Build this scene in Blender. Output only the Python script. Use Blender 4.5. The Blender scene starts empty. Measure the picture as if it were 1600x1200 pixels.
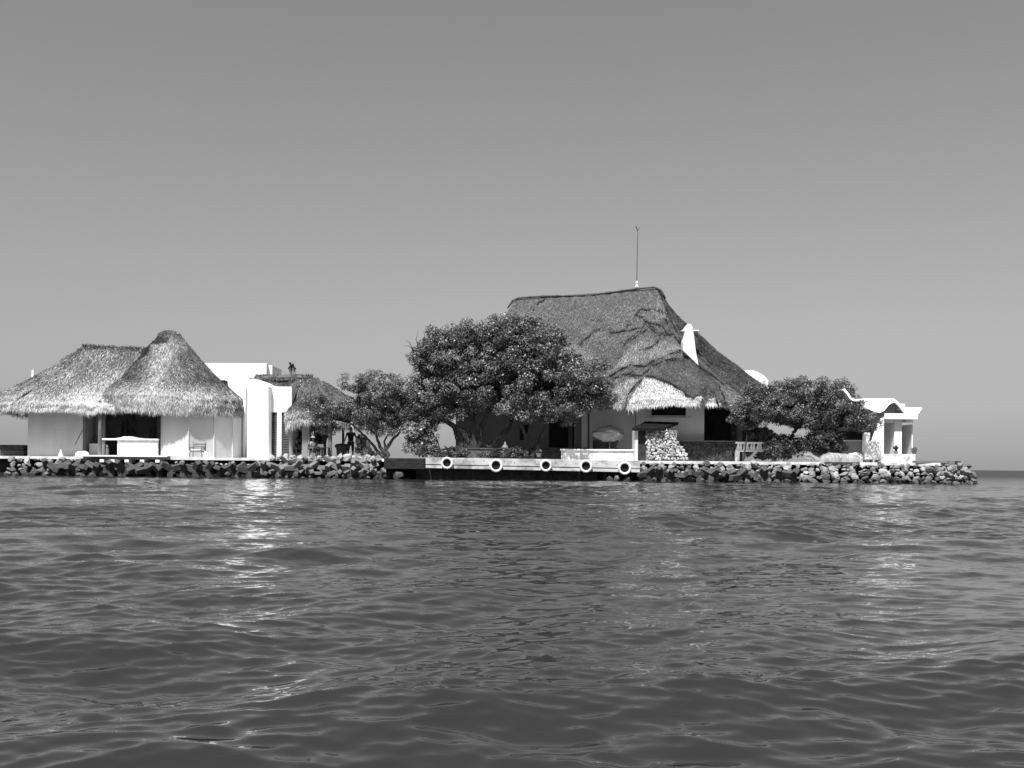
import bpy, bmesh, math, random
import numpy as np
from mathutils import Vector, Matrix, noise

# ------------------------------------------------------------------ camera, sky, sun, exposure
C = bpy.context.scene
COL = C.collection
random.seed(7)
RNG = np.random.default_rng(11)
F = 1620.0            # focal length in pixels of the 1600 px wide photograph
EYE = 0.78            # eye height above the water: photographed from a small boat
ROLL = math.radians(0.46)
HOR = 729.0

cam_d = bpy.data.cameras.new('camera'); cam = bpy.data.objects.new('camera', cam_d); COL.objects.link(cam)
cam.location = (0, 0, EYE); cam.rotation_euler = (math.radians(90), -ROLL, 0)
cam_d.sensor_width = 36.0; cam_d.lens = F / 1600 * 36.0; cam_d.shift_y = (HOR - 600) / 1600
cam_d.clip_start = 0.1; cam_d.clip_end = 60000
C.camera = cam

SUN_EL = math.radians(58); SUN_AZ = math.radians(17)      # azimuth: to the left of straight behind the camera
sdir = Vector((-math.sin(SUN_AZ) * math.cos(SUN_EL), -math.cos(SUN_AZ) * math.cos(SUN_EL), math.sin(SUN_EL)))
w = bpy.data.worlds.new('World'); C.world = w; w.use_nodes = True
nt = w.node_tree; nt.nodes.clear()
sky = nt.nodes.new('ShaderNodeTexSky'); sky.sky_type = 'NISHITA'; sky.sun_disc = False
sky.sun_elevation = SUN_EL; sky.sun_rotation = math.atan2(sdir.x, sdir.y)
sky.air_density = 1.35; sky.dust_density = 0.2; sky.ozone_density = 1.0
sep = nt.nodes.new('ShaderNodeSeparateColor')             # black-and-white film, blue sensitive
m1 = nt.nodes.new('ShaderNodeMath'); m1.operation = 'MULTIPLY'; m1.inputs[1].default_value = 0.26
m2 = nt.nodes.new('ShaderNodeMath'); m2.operation = 'MULTIPLY'; m2.inputs[1].default_value = 0.62
m3 = nt.nodes.new('ShaderNodeMath'); m3.operation = 'ADD'
bg = nt.nodes.new('ShaderNodeBackground'); bg.inputs['Strength'].default_value = 0.051
wo = nt.nodes.new('ShaderNodeOutputWorld')
nt.links.new(sky.outputs[0], sep.inputs[0])
nt.links.new(sep.outputs[1], m1.inputs[0]); nt.links.new(sep.outputs[2], m2.inputs[0])
nt.links.new(m1.outputs[0], m3.inputs[0]); nt.links.new(m2.outputs[0], m3.inputs[1])
nt.links.new(m3.outputs[0], bg.inputs[0]); nt.links.new(bg.outputs[0], wo.inputs[0])

sun_d = bpy.data.lights.new('sun', 'SUN'); sun_d.energy = 5.0; sun_d.angle = math.radians(0.53); sun_d.color = (1, 1, 1)
sun = bpy.data.objects.new('sun', sun_d); COL.objects.link(sun)
sun.rotation_euler = sdir.to_track_quat('Z', 'Y').to_euler(); sun.location = (-30, -30, 60)
vs = C.view_settings
vs.view_transform = 'Standard'; vs.look = 'None'; vs.gamma = 1; vs.exposure = 0.60; vs.use_curve_mapping = False
C.cycles.max_bounces = 6; C.cycles.diffuse_bounces = 3; C.cycles.glossy_bounces = 3

# ------------------------------------------------------------------ helpers
def W(px, py, Y):
    """photograph pixel at a chosen real distance -> world point"""
    dx, dy = px - 800, py - HOR
    c, s = math.cos(ROLL), math.sin(ROLL)
    x, y = dx * c + dy * s, -dx * s + dy * c
    return Vector((x * Y / F, Y, EYE - y * Y / F))
def PX(p):
    p = np.asarray(p, float)
    x = p[..., 0] * F / p[..., 1]; y = (EYE - p[..., 2]) * F / p[..., 1]
    c, s = math.cos(ROLL), math.sin(ROLL)
    return np.stack([800 + x * c - y * s, HOR + x * s + y * c], -1)
def XX(px, Y): return W(px, 700, Y).x
GZ = 1.18                                     # top of the terrace above the water
def YE(x): return 60.6 - 0.08 * x             # front edge of the terrace

def tag(o, label=None, cat=None, group=None, kind=None):
    if label: o['label'] = label
    if cat: o['category'] = cat
    if group: o['group'] = group
    if kind: o['kind'] = kind
    return o
def thing(name, label, cat, loc=(0, 0, 0), group=None):
    o = bpy.data.objects.new(name, None); COL.objects.link(o)
    o.location = loc; o.empty_display_size = 0.2
    return tag(o, label, cat, group)

class MB:
    def __init__(self): self.v = []; self.f = []
    def add(self, vs_, fs_):
        n = len(self.v); self.v += [tuple(p) for p in vs_]; self.f += [tuple(i + n for i in f) for f in fs_]; return self
    def box(self, x0, x1, y0, y1, z0, z1):
        return self.hexa([(x0, y0, z0), (x1, y0, z0), (x1, y1, z0), (x0, y1, z0), (x0, y0, z1), (x1, y0, z1), (x1, y1, z1), (x0, y1, z1)])
    def hexa(self, p):
        return self.add(p, [(3, 2, 1, 0), (4, 5, 6, 7), (0, 1, 5, 4), (1, 2, 6, 5), (2, 3, 7, 6), (3, 0, 4, 7)])
    def prism(self, poly, vec):
        """poly: list of 3D points in a plane, extruded by vec"""
        n = len(poly); p = [Vector(a) for a in poly]; q = [a + Vector(vec) for a in p]
        fs_ = [tuple(range(n)), tuple(range(2 * n - 1, n - 1, -1))]
        for i in range(n):
            j = (i + 1) % n; fs_.append((j, i, n + i, n + j))
        return self.add(p + q, fs_)
    def tube(self, pts, rad, sides=8, cap=True):
        pts = [Vector(p) for p in pts]
        if not isinstance(rad, (list, tuple)): rad = [rad] * len(pts)
        rings = []; up = Vector((0.31, 0.2, 0.93)).normalized()
        for i, p in enumerate(pts):
            d = (pts[min(i + 1, len(pts) - 1)] - pts[max(i - 1, 0)])
            if d.length < 1e-9: d = Vector((0, 0, 1))
            d.normalize()
            a = d.cross(up)
            if a.length < 0.05: a = d.cross(Vector((1, 0, 0)))
            a.normalize(); b = d.cross(a)
            rings.append([p + (a * math.cos(2 * math.pi * k / sides) + b * math.sin(2 * math.pi * k / sides)) * rad[i] for k in range(sides)])
        vv = [q for r in rings for q in r]; ff = []
        for i in range(len(pts) - 1):
            for k in range(sides):
                k2 = (k + 1) % sides
                ff.append((i * sides + k, i * sides + k2, (i + 1) * sides + k2, (i + 1) * sides + k))
        if cap:
            ff.append(tuple(range(sides - 1, -1, -1))); ff.append(tuple((len(pts) - 1) * sides + k for k in range(sides)))
        return self.add(vv, ff)
    def lathe(self, c, prof, n=20):
        """prof: (radius, z) pairs about the vertical through c"""
        c = Vector(c); vv = []; ff = []
        for r, z in prof:
            for k in range(n):
                a = 2 * math.pi * k / n; vv.append(c + Vector((r * math.cos(a), r * math.sin(a), z)))
        for i in range(len(prof) - 1):
            for k in range(n):
                k2 = (k + 1) % n; ff.append((i * n + k, i * n + k2, (i + 1) * n + k2, (i + 1) * n + k))
        ff.append(tuple(range(n - 1, -1, -1))); ff.append(tuple((len(prof) - 1) * n + k for k in range(n)))
        return self.add(vv, ff)
    def build(self, name, mat, parent=None, smooth=False, bevel=0.0):
        me = bpy.data.meshes.new(name); me.from_pydata(self.v, [], self.f); me.update()
        if bevel > 0:
            bm = bmesh.new(); bm.from_mesh(me)
            bmesh.ops.remove_doubles(bm, verts=bm.verts, dist=1e-4)
            es = [e for e in bm.edges if len(e.link_faces) == 2 and e.calc_face_angle(0) > 0.5]
            bmesh.ops.bevel(bm, geom=es, offset=bevel, segments=2, profile=0.6, affect='EDGES', clamp_overlap=True)
            bm.to_mesh(me); bm.free()
        return link(name, me, mat, parent, smooth)
def link(name, me, mat, parent=None, smooth=False):
    if mat and not me.materials: me.materials.append(mat)
    if smooth: me.polygons.foreach_set('use_smooth', [True] * len(me.polygons))
    o = bpy.data.objects.new(name, me); COL.objects.link(o)
    if parent:
        o.parent = parent
        m = parent.matrix_basis.copy(); q = parent
        while q.parent: m = q.parent.matrix_basis @ q.matrix_parent_inverse @ m; q = q.parent
        o.matrix_parent_inverse = m.inverted()
    return o
def np_mesh(name, V, Q, mat, parent=None, tint=None, smooth=False):
    """fast mesh: V (n,3), Q (m,k) faces of k corners, tint per vertex"""
    V = np.asarray(V, np.float32); Q = np.asarray(Q, np.int32); k = Q.shape[1]
    me = bpy.data.meshes.new(name)
    me.vertices.add(len(V)); me.vertices.foreach_set('co', V.ravel())
    me.loops.add(Q.size); me.loops.foreach_set('vertex_index', Q.ravel())
    me.polygons.add(len(Q)); me.polygons.foreach_set('loop_start', np.arange(0, Q.size, k, dtype=np.int32))
    me.update(calc_edges=True)
    if tint is not None:
        a = me.attributes.new('tint', 'FLOAT', 'POINT'); a.data.foreach_set('value', np.asarray(tint, np.float32))
    return link(name, me, mat, parent, smooth)

# ------------------------------------------------------------------ materials (all greys: black-and-white film)
def M(name, g, rough=0.8, var=0.25, scale=3.0, bump=0.15, bscale=25.0, spec=0.14, dirt=0.0, dscale=0.6, stretch=(1, 1, 1)):
    m = bpy.data.materials.new(name); m.use_nodes = True; n = m.node_tree.nodes; L = m.node_tree.links
    b = n['Principled BSDF']; b.inputs['Roughness'].default_value = rough; b.inputs['Specular IOR Level'].default_value = spec
    tc = n.new('ShaderNodeTexCoord'); mp = n.new('ShaderNodeMapping'); mp.inputs['Scale'].default_value = stretch
    L.new(tc.outputs['Object'], mp.inputs[0])
    no = n.new('ShaderNodeTexNoise'); no.inputs['Scale'].default_value = scale; no.inputs['Detail'].default_value = 6
    L.new(mp.outputs[0], no.inputs[0])
    mr = n.new('ShaderNodeMapRange'); mr.inputs[1].default_value = 0.3; mr.inputs[2].default_value = 0.7
    mr.inputs[3].default_value = g * (1 - var); mr.inputs[4].default_value = g * (1 + var)
    L.new(no.outputs[0], mr.inputs[0]); out = mr.outputs[0]
    if dirt > 0:
        n2 = n.new('ShaderNodeTexNoise'); n2.inputs['Scale'].default_value = dscale; n2.inputs['Detail'].default_value = 8; n2.inputs['Roughness'].default_value = 0.65
        L.new(mp.outputs[0], n2.inputs[0])
        r2 = n.new('ShaderNodeMapRange'); r2.inputs[1].default_value = 0.48; r2.inputs[2].default_value = 0.66; r2.inputs[3].default_value = 1; r2.inputs[4].default_value = 1 - dirt
        L.new(n2.outputs[0], r2.inputs[0])
        mu = n.new('ShaderNodeMath'); mu.operation = 'MULTIPLY'; L.new(out, mu.inputs[0]); L.new(r2.outputs[0], mu.inputs[1]); out = mu.outputs[0]
    L.new(out, b.inputs['Base Color'])
    if bump > 0:
        n3 = n.new('ShaderNodeTexNoise'); n3.inputs['Scale'].default_value = bscale; n3.inputs['Detail'].default_value = 5
        L.new(mp.outputs[0], n3.inputs[0])
        bu = n.new('ShaderNodeBump'); bu.inputs['Strength'].default_value = bump; bu.inputs['Distance'].default_value = 0.03
        L.new(n3.outputs[0], bu.inputs['Height']); L.new(bu.outputs[0], b.inputs['Normal'])
    return m
def wet_band(m, z0=.10, z1=.55, lo=.3):
    n = m.node_tree.nodes; L = m.node_tree.links; b = n['Principled BSDF']; src = b.inputs['Base Color'].links[0].from_socket
    g = n.new('ShaderNodeNewGeometry'); sx = n.new('ShaderNodeSeparateXYZ'); L.new(g.outputs['Position'], sx.inputs[0])
    r = n.new('ShaderNodeMapRange'); r.inputs[1].default_value = z0; r.inputs[2].default_value = z1; r.inputs[3].default_value = lo; r.inputs[4].default_value = 1; L.new(sx.outputs[2], r.inputs[0])
    mu = n.new('ShaderNodeMath'); mu.operation = 'MULTIPLY'; L.new(src, mu.inputs[0]); L.new(r.outputs[0], mu.inputs[1]); L.new(mu.outputs[0], b.inputs['Base Color'])
def Mtint(name, g, rough=0.8, spec=0.2, transl=0.0):
    m = bpy.data.materials.new(name); m.use_nodes = True; n = m.node_tree.nodes; L = m.node_tree.links
    b = n['Principled BSDF']; b.inputs['Roughness'].default_value = rough; b.inputs['Specular IOR Level'].default_value = spec
    at = n.new('ShaderNodeAttribute'); at.attribute_name = 'tint'
    mu = n.new('ShaderNodeMath'); mu.operation = 'MULTIPLY'; mu.inputs[1].default_value = g
    L.new(at.outputs['Fac'], mu.inputs[0]); L.new(mu.outputs[0], b.inputs['Base Color'])
    if transl > 0:
        tr = n.new('ShaderNodeBsdfTranslucent'); L.new(mu.outputs[0], tr.inputs[0])
        mx = n.new('ShaderNodeMixShader'); mx.inputs[0].default_value = transl
        L.new(b.outputs[0], mx.inputs[1]); L.new(tr.outputs[0], mx.inputs[2]); L.new(mx.outputs[0], n['Material Output'].inputs[0])
    return m
def Mstone(name, g0, g1, scale=3.0):
    """rubble masonry: pale stones in darker joints"""
    m = bpy.data.materials.new(name); m.use_nodes = True; n = m.node_tree.nodes; L = m.node_tree.links
    b = n['Principled BSDF']; b.inputs['Roughness'].default_value = 0.9
    tc = n.new('ShaderNodeTexCoord')
    vo = n.new('ShaderNodeTexVoronoi'); vo.feature = 'DISTANCE_TO_EDGE'; vo.inputs['Scale'].default_value = scale
    vc = n.new('ShaderNodeTexVoronoi'); vc.inputs['Scale'].default_value = scale
    ns = n.new('ShaderNodeTexNoise'); ns.inputs['Scale'].default_value = 9; ns.inputs['Detail'].default_value = 5
    L.new(tc.outputs['Object'], vo.inputs['Vector']); L.new(tc.outputs['Object'], vc.inputs['Vector']); L.new(tc.outputs['Object'], ns.inputs['Vector'])
    st = n.new('ShaderNodeMapRange'); st.inputs[1].default_value = 0.02; st.inputs[2].default_value = 0.09; L.new(vo.outputs[0], st.inputs[0])
    bw = n.new('ShaderNodeRGBToBW'); L.new(vc.outputs['Color'], bw.inputs[0])
    cr = n.new('ShaderNodeMapRange'); cr.inputs[1].default_value = 0.15; cr.inputs[2].default_value = 0.8; cr.inputs[3].default_value = g1 * 0.35; cr.inputs[4].default_value = g1; L.new(bw.outputs[0], cr.inputs[0])
    mn = n.new('ShaderNodeMapRange'); mn.inputs[1].default_value = .3; mn.inputs[2].default_value = .7; mn.inputs[3].default_value = .5; mn.inputs[4].default_value = 1.25; L.new(ns.outputs[0], mn.inputs[0])
    mm = n.new('ShaderNodeMath'); mm.operation = 'MULTIPLY'; L.new(cr.outputs[0], mm.inputs[0]); L.new(mn.outputs[0], mm.inputs[1])
    mx = n.new('ShaderNodeMix'); mx.inputs[2].default_value = g0
    L.new(st.outputs[0], mx.inputs[0]); L.new(mm.outputs[0], mx.inputs[3]); L.new(mx.outputs[0], b.inputs['Base Color'])
    bu = n.new('ShaderNodeBump'); bu.inputs['Strength'].default_value = 0.8; bu.inputs['Distance'].default_value = 0.08
    L.new(st.outputs[0], bu.inputs['Height']); L.new(bu.outputs[0], b.inputs['Normal'])
    return m

m_white = M('white_render', 0.86, 0.75, 0.06, 1.5, 0.10, 14, dirt=0.10, dscale=0.9, stretch=(1, 1, 0.35))
m_plaster = M('old_plaster', 0.56, 0.85, 0.08, 1.2, 0.2, 10, dirt=0.14, dscale=0.7, stretch=(1, 1, 0.4))
m_greywall = M('shaded_grey_plaster', 0.22, 0.85, 0.12, 1.2, 0.2, 10, dirt=0.25, dscale=0.6, stretch=(1, 1, 0.4))  # grey lowered so the base colour carries the shade on sheltered walls
m_inner = M('dim_interior', 0.05, 0.9, 0.3, 2, 0.1, 10)  # indoor shade put into a very low base grey
m_dark = M('dark_timber', 0.035, 0.8, 0.4, 4, 0.3, 30)
m_wood = M('weathered_timber', 0.16, 0.85, 0.4, 3, 0.4, 30, stretch=(1, 1, 0.2))
m_log = M('old_log', 0.13, 0.9, 0.4, 3, 0.6, 20)
m_paintwood = M('white_painted_plank', 0.50, 0.7, 0.16, 2.0, 0.3, 20, dirt=0.6, dscale=1.5, stretch=(0.8, 1, 1.2))
m_black = M('black_plastic', 0.012, 0.6, 0.3, 5, 0.05, 20)
m_conc = M('concrete', 0.18, 0.9, 0.22, 3, 0.5, 18, dirt=0.45, dscale=1.5)
m_concd = M('wet_dark_concrete', 0.10, 0.8, 0.4, 3, 0.5, 12, dirt=0.5, dscale=1.5)
m_cap = M('pale_terrace_concrete', 0.66, 0.9, 0.15, 2, 0.4, 14, dirt=0.3, dscale=1.2)
m_rock = M('limestone', 0.30, 0.95, 0.6, 2.6, 1.0, 7, dirt=0.7, dscale=2.6)
m_rockd = M('dark_stone', 0.10, 0.95, 0.5, 3, 0.8, 9)
m_core = M('dark_seawall_core', 0.025, 0.9, 0.5, 3, 0.8, 9)  # near-black base, keeps the gaps between the rocks dark
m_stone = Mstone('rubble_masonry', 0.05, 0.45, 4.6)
m_stoned = Mstone('shaded_rubble_masonry', 0.008, 0.075, 4.2)  # darker copy of the masonry, with the wall's shade in its colour
m_thatch = Mtint('palm_thatch', 1.0, 0.85, 0.15)
m_thbase = M('thatch_bed', 0.10, 0.95, 0.4, 6, 0.6, 30)
m_leaf = Mtint('glossy_leaf', 1.0, 0.42, 0.45, 0.12)
m_bark = M('bark', 0.045, 0.9, 0.4, 5, 0.8, 30, stretch=(1, 1, 0.3))
m_tarp = M('canvas_cover', 0.34, 0.8, 0.2, 3, 0.4, 9)
m_tyre = M('painted_rubber', 0.74, 0.7, 0.12, 3, 0.3, 12, dirt=0.3, dscale=2.5)
m_metal = M('dull_metal', 0.10, 0.5, 0.2, 4, 0.05, 30)
m_skin = M('skin', 0.10, 0.6, 0.1, 6, 0.0)
m_cloth = M('pale_cloth', 0.30, 0.9, 0.15, 6, 0.2, 30)
m_clothd = M('shaded_cloth', 0.014, 0.9, 0.2, 6, 0.2, 30)  # shade on the figures put into the cloth colour
m_clay = M('clay_pot', 0.20, 0.8, 0.2, 4, 0.2, 20)

# ------------------------------------------------------------------ the setting: sea and island ground
def make_water():
    dy = np.concatenate([np.linspace(620, 100, 640), np.linspace(99.5, 12, 400), np.geomspace(11.7, 0.07, 90)])
    r = EYE * F / dy
    th = np.concatenate([np.radians(np.linspace(-80, -34, 24, endpoint=False)), np.radians(np.linspace(-34, 34, 1150)), np.radians(np.linspace(34, 80, 25)[1:])])
    R, T = np.meshgrid(r, th, indexing='ij')
    Y = R.copy(); X = R * np.tan(T)
    Y = Y - 0.6
    dr = np.gradient(r)[:, None]
    dxr = R * 0.00104
    Z = np.zeros_like(X); GX = np.zeros_like(X); GY = np.zeros_like(X)
    rg = np.random.default_rng(5)
    lam = np.geomspace(0.075, 2.8, 96)
    for l in lam:
        k = 2 * math.pi / l
        a = (0.0040 if l > .9 else 0.0036 if l > .25 else 0.0052) * l ** 0.97 * (0.6 + 0.8 * rg.random())
        ang = rg.normal(0.28, 0.55) - math.pi / 2
        ph = rg.random() * 2 * math.pi
        kx, ky = k * math.cos(ang), k * math.sin(ang)
        sp = np.sqrt((dr * abs(math.sin(ang))) ** 2 + (dxr * math.cos(ang)) ** 2)
        att = np.clip(1.4 - sp / l * 2.8, 0, 1)
        arg = kx * X + ky * Y + ph
        Z += a * att * np.sin(arg)
        c_ = a * att * np.cos(arg) * 0.75
        GX += c_ * math.cos(ang); GY += c_ * math.sin(ang)
    calm = 0.78 + 0.35 * np.sin(0.55 * X + 0.8 * np.sin(0.3 * Y)) * np.sin(0.47 * Y + 1.3)
    Z *= calm
    V = np.stack([X + GX, Y + GY, Z], -1).reshape(-1, 3)
    nr, nc = X.shape
    idx = np.arange(nr * nc).reshape(nr, nc)
    Q = np.stack([idx[:-1, :-1], idx[:-1, 1:], idx[1:, 1:], idx[1:, :-1]], -1).reshape(-1, 4)
    m = bpy.data.materials.new('sea_water'); m.use_nodes = True; n = m.node_tree.nodes; L = m.node_tree.links
    b = n['Principled BSDF']; b.inputs['Base Color'].default_value = (0.022, 0.022, 0.022, 1); b.inputs['Roughness'].default_value = 0.07
    b.inputs['IOR'].default_value = 1.333; b.inputs['Specular IOR Level'].default_value = 0.7
    tc = n.new('ShaderNodeTexCoord')
    geo = n.new('ShaderNodeNewGeometry'); acc = geo.outputs['Normal']
    for sc, st, am in ((5.5, (0.42, 1, 1), 0.13), (15.0, (0.35, 1, 1), 0.21), (42.0, (0.35, 1, 1), 0.08)):
        mp = n.new('ShaderNodeMapping'); mp.inputs['Scale'].default_value = st; mp.inputs['Rotation'].default_value = (0, 0, 0.12)
        no = n.new('ShaderNodeTexNoise'); no.inputs['Scale'].default_value = sc; no.inputs['Detail'].default_value = 2.5; no.inputs['Distortion'].default_value = 0.5
        L.new(tc.outputs['Object'], mp.inputs[0]); L.new(mp.outputs[0], no.inputs[0])
        v1 = n.new('ShaderNodeVectorMath'); v1.operation = 'SUBTRACT'; v1.inputs[1].default_value = (.5, .5, .5); L.new(no.outputs['Color'], v1.inputs[0])
        v2 = n.new('ShaderNodeVectorMath'); v2.operation = 'MULTIPLY'; v2.inputs[1].default_value = (am * .8, am * 1.3, 0); L.new(v1.outputs[0], v2.inputs[0])
        v3 = n.new('ShaderNodeVectorMath'); v3.operation = 'ADD'; L.new(acc, v3.inputs[0]); L.new(v2.outputs[0], v3.inputs[1]); acc = v3.outputs[0]
    sx_ = n.new('ShaderNodeSeparateXYZ'); L.new(tc.outputs['Object'], sx_.inputs[0])
    wr = n.new('ShaderNodeMapRange'); wr.inputs[1].default_value = 10; wr.inputs[2].default_value = 90; wr.inputs[3].default_value = 0; wr.inputs[4].default_value = 1; L.new(sx_.outputs[1], wr.inputs[0])
    mp = n.new('ShaderNodeMapping'); mp.inputs['Scale'].default_value = (0.5, 1, 1)
    no = n.new('ShaderNodeTexNoise'); no.inputs['Scale'].default_value = 2.6; no.inputs['Detail'].default_value = 5; no.inputs['Roughness'].default_value = 0.7   # wind chop of the open water
    L.new(tc.outputs['Object'], mp.inputs[0]); L.new(mp.outputs[0], no.inputs[0])
    v1 = n.new('ShaderNodeVectorMath'); v1.operation = 'SUBTRACT'; v1.inputs[1].default_value = (.5, .5, .5); L.new(no.outputs['Color'], v1.inputs[0])
    v2 = n.new('ShaderNodeVectorMath'); v2.operation = 'MULTIPLY'; v2.inputs[1].default_value = (.3, 0.5, 0); L.new(v1.outputs[0], v2.inputs[0])
    v4 = n.new('ShaderNodeVectorMath'); v4.operation = 'SCALE'; L.new(v2.outputs[0], v4.inputs[0]); L.new(wr.outputs[0], v4.inputs['Scale'])
    v3 = n.new('ShaderNodeVectorMath'); v3.operation = 'ADD'; L.new(acc, v3.inputs[0]); L.new(v4.outputs[0], v3.inputs[1]); acc = v3.outputs[0]
    rr = n.new('ShaderNodeMapRange'); rr.inputs[1].default_value = 30; rr.inputs[2].default_value = 130; rr.inputs[3].default_value = 0.035; rr.inputs[4].default_value = 0.42; L.new(sx_.outputs[1], rr.inputs[0]); L.new(rr.outputs[0], b.inputs['Roughness'])
    vn = n.new('ShaderNodeVectorMath'); vn.operation = 'NORMALIZE'; L.new(acc, vn.inputs[0]); L.new(vn.outputs[0], b.inputs['Normal'])
    o = np_mesh('water', V, Q, m, smooth=True); tag(o, kind='structure')
make_water()

def ground_poly():
    front = [(x, YE(x)) for x in (-48, -36, -24, -12, 0, 8, 16, 22, 24.2)]
    return front + [(24.9, 59.2), (25.0, 62.5), (23, 68), (18, 76), (6, 82), (-10, 84), (-30, 80), (-48, 78)]
gp = ground_poly()
tag(MB().prism([(x, y, GZ - 0.16) for x, y in gp], (0, 0, 0.16)).build('ground', m_cap), kind='structure')
MBt = MB(); inner = [(x * 0.995, y + 0.5, -1.5) for x, y in gp]
tag(MBt.prism(inner, (0, 0, 1.5 + GZ - 0.164)).build('terrain', m_core), kind='structure')

# ------------------------------------------------------------------ thatched roofs
def chaikin(p, k=2, w_=0.25):
    p = [Vector(a) for a in p]
    for _ in range(k):
        q = []
        for i in range(len(p)):
            a, b = p[i], p[(i + 1) % len(p)]
            q += [a.lerp(b, w_), a.lerp(b, 1 - w_)]
        p = q
    return p
class Roof:
    """thatched surface lofted from a ridge line down to a closed eave outline"""
    def __init__(self, ridge, eave, prof, lump=0.05, seed=0):
        self.r0, self.r1 = np.array(ridge[0], float), np.array(ridge[1], float)
        e = np.array([tuple(a) for a in eave], float)
        e = np.vstack([e, e[:1]]); d = np.linalg.norm(np.diff(e[:, :2], axis=0), axis=1)
        self.cum = np.concatenate([[0], np.cumsum(d)]); self.e = e; self.len = self.cum[-1]
        self.pr = np.array(prof, float); self.lump = lump; self.seed = seed
    def eave(self, s):
        u = (s % 1.0) * self.len
        return np.stack([np.interp(u, self.cum, self.e[:, k]) for k in range(3)], -1)
    def rdg(self, E):
        d = self.r1 - self.r0; n2 = d[0] ** 2 + d[1] ** 2
        if n2 < 1e-9: return np.broadcast_to(self.r0, E.shape)
        t = ((E[..., 0] - self.r0[0]) * d[0] + (E[..., 1] - self.r0[1]) * d[1]) / n2
        t = np.clip(t, 0, 1)
        return self.r0 + t[..., None] * d
    def at(self, s, t, off=0.0):
        s = np.asarray(s, float); t = np.asarray(t, float)
        E = self.eave(s); R = self.rdg(E)
        q = np.linspace(0, 1, len(self.pr))
        r = np.interp(t, q, self.pr[:, 0]); z = np.interp(t, q, self.pr[:, 1])
        P = R + (E - R) * r[..., None]; P[..., 2] = R[..., 2] + (E[..., 2] - R[..., 2]) * z
        u = s * self.len; v = t * 8; k = self.seed
        lum = (np.sin(1.9 * u + k) * np.sin(1.3 * v + 2 * k) + 0.6 * np.sin(4.1 * u + 1.7 * v + k) + 0.5 * np.sin(0.7 * u - 2.9 * v) + 0.35 * np.sin(7.3 * u + 3.1 * k) * np.sin(5 * v))
        h = E - R; h[..., 2] = 0; ln = np.linalg.norm(h, axis=-1, keepdims=True) + 1e-6
        nrm = h / ln; nrm[..., 2] = 0.8; nrm /= np.linalg.norm(nrm, axis=-1, keepdims=True)
        return P + nrm * ((lum * self.lump * np.clip(t * 4, 0, 1)) + off)[..., None]
    def frame(self, s, t):
        e = 0.004
        P = self.at(s, t); D = self.at(s, np.minimum(t + e, 1)) - self.at(s, np.maximum(t - e, 0)); S = self.at(s + e, t) - self.at(s - e, t)
        D /= np.linalg.norm(D, axis=-1, keepdims=True) + 1e-9
        N = np.cross(S, D); N /= np.linalg.norm(N, axis=-1, keepdims=True) + 1e-9
        h = P - self.rdg(self.eave(s)); h[..., 2] = 0; h /= np.linalg.norm(h, axis=-1, keepdims=True) + 1e-6; flip = np.sign((N * h).sum(-1) + 0.3 * N[..., 2]); flip[flip == 0] = 1
        N *= flip[..., None]
        A = np.cross(D, N)
        return P, D, N, A
    def base(self, name, mat, parent, ns=160, nt=40, thick=0.28):
        s = np.linspace(0, 1, ns, endpoint=False); t = np.linspace(0, 1, nt)
        S, T = np.meshgrid(s, t); V = self.at(S, T, -0.04)
        E = self.eave(S); R = self.rdg(E)
        q = np.linspace(0, 1, len(self.pr)); Tb = T[::-1]
        rr = np.interp(Tb, q, self.pr[:, 0]) * 0.93; zz = np.interp(Tb, q, self.pr[:, 1]) * 0.97
        B = R + (E - R) * rr[..., None]; B[..., 2] = R[..., 2] + (E[..., 2] - R[..., 2]) * zz - thick * 0.5
        A = np.concatenate([V, B]).reshape(-1, 3); n2 = 2 * nt
        idx = np.arange(n2 * ns).reshape(n2, ns); j = np.roll(idx, -1, 1)
        Q = np.stack([idx[:-1], idx[1:], j[1:], j[:-1]], -1).reshape(-1, 4)
        return np_mesh(name, A, Q, mat, parent, smooth=True)
    def blades(self, name, n, parent, tint, L=(0.25, 0.5), wd=0.022, mat=None, tpow=0.75, srange=(0, 1), lift=0.10, fringe=0, fdrop=(0.15, 0.4), skew=0.25, seed=1):
        g = np.random.default_rng(seed)
        nf = fringe; N_ = n + nf
        s = g.uniform(srange[0], srange[1], N_); t = np.concatenate([g.uniform(0.0, 1, n) ** tpow, g.uniform(0.92, 1.0, nf)])
        P, D, N, A = self.frame(s, t)
        ln = g.uniform(L[0], L[1], N_); ln[n:] = g.uniform(fdrop[0], fdrop[1], nf) * (0.75 + 0.35 * np.sin(s[n:] * self.len * 2.3) * np.sin(s[n:] * self.len * 0.9 + 1))
        sk = g.normal(0, skew, N_)
        lf = g.uniform(-0.02, lift, N_)
        d = D + A * sk[:, None] + N * lf[:, None]
        d[n:] = D[n:] * 0.8 + A[n:] * (sk[n:] * 0.7)[:, None] + np.array([0, 0, -0.55]) + N[n:] * g.uniform(-.1, .25, nf)[:, None]
        d /= np.linalg.norm(d, axis=1, keepdims=True)
        w_ = wd * g.uniform(0.6, 1.5, N_)
        wv = A + N * g.normal(0, 0.5, N_)[:, None]; wv /= np.linalg.norm(wv, axis=1, keepdims=True)
        P = P + N * g.uniform(-0.03, 0.05, N_)[:, None]
        mid = P + d * (ln * 0.5)[:, None] + N * (0.02 * g.random(N_))[:, None]
        tip = P + d * ln[:, None] - np.array([0, 0, 1]) * (ln * 0.12)[:, None]
        V = np.stack([P - wv * (w_ * .5)[:, None], P + wv * (w_ * .5)[:, None], mid + wv * (w_ * .5)[:, None], tip, mid - wv * (w_ * .5)[:, None]], 1).reshape(-1, 3)
        b = np.arange(N_)[:, None] * 5
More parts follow.
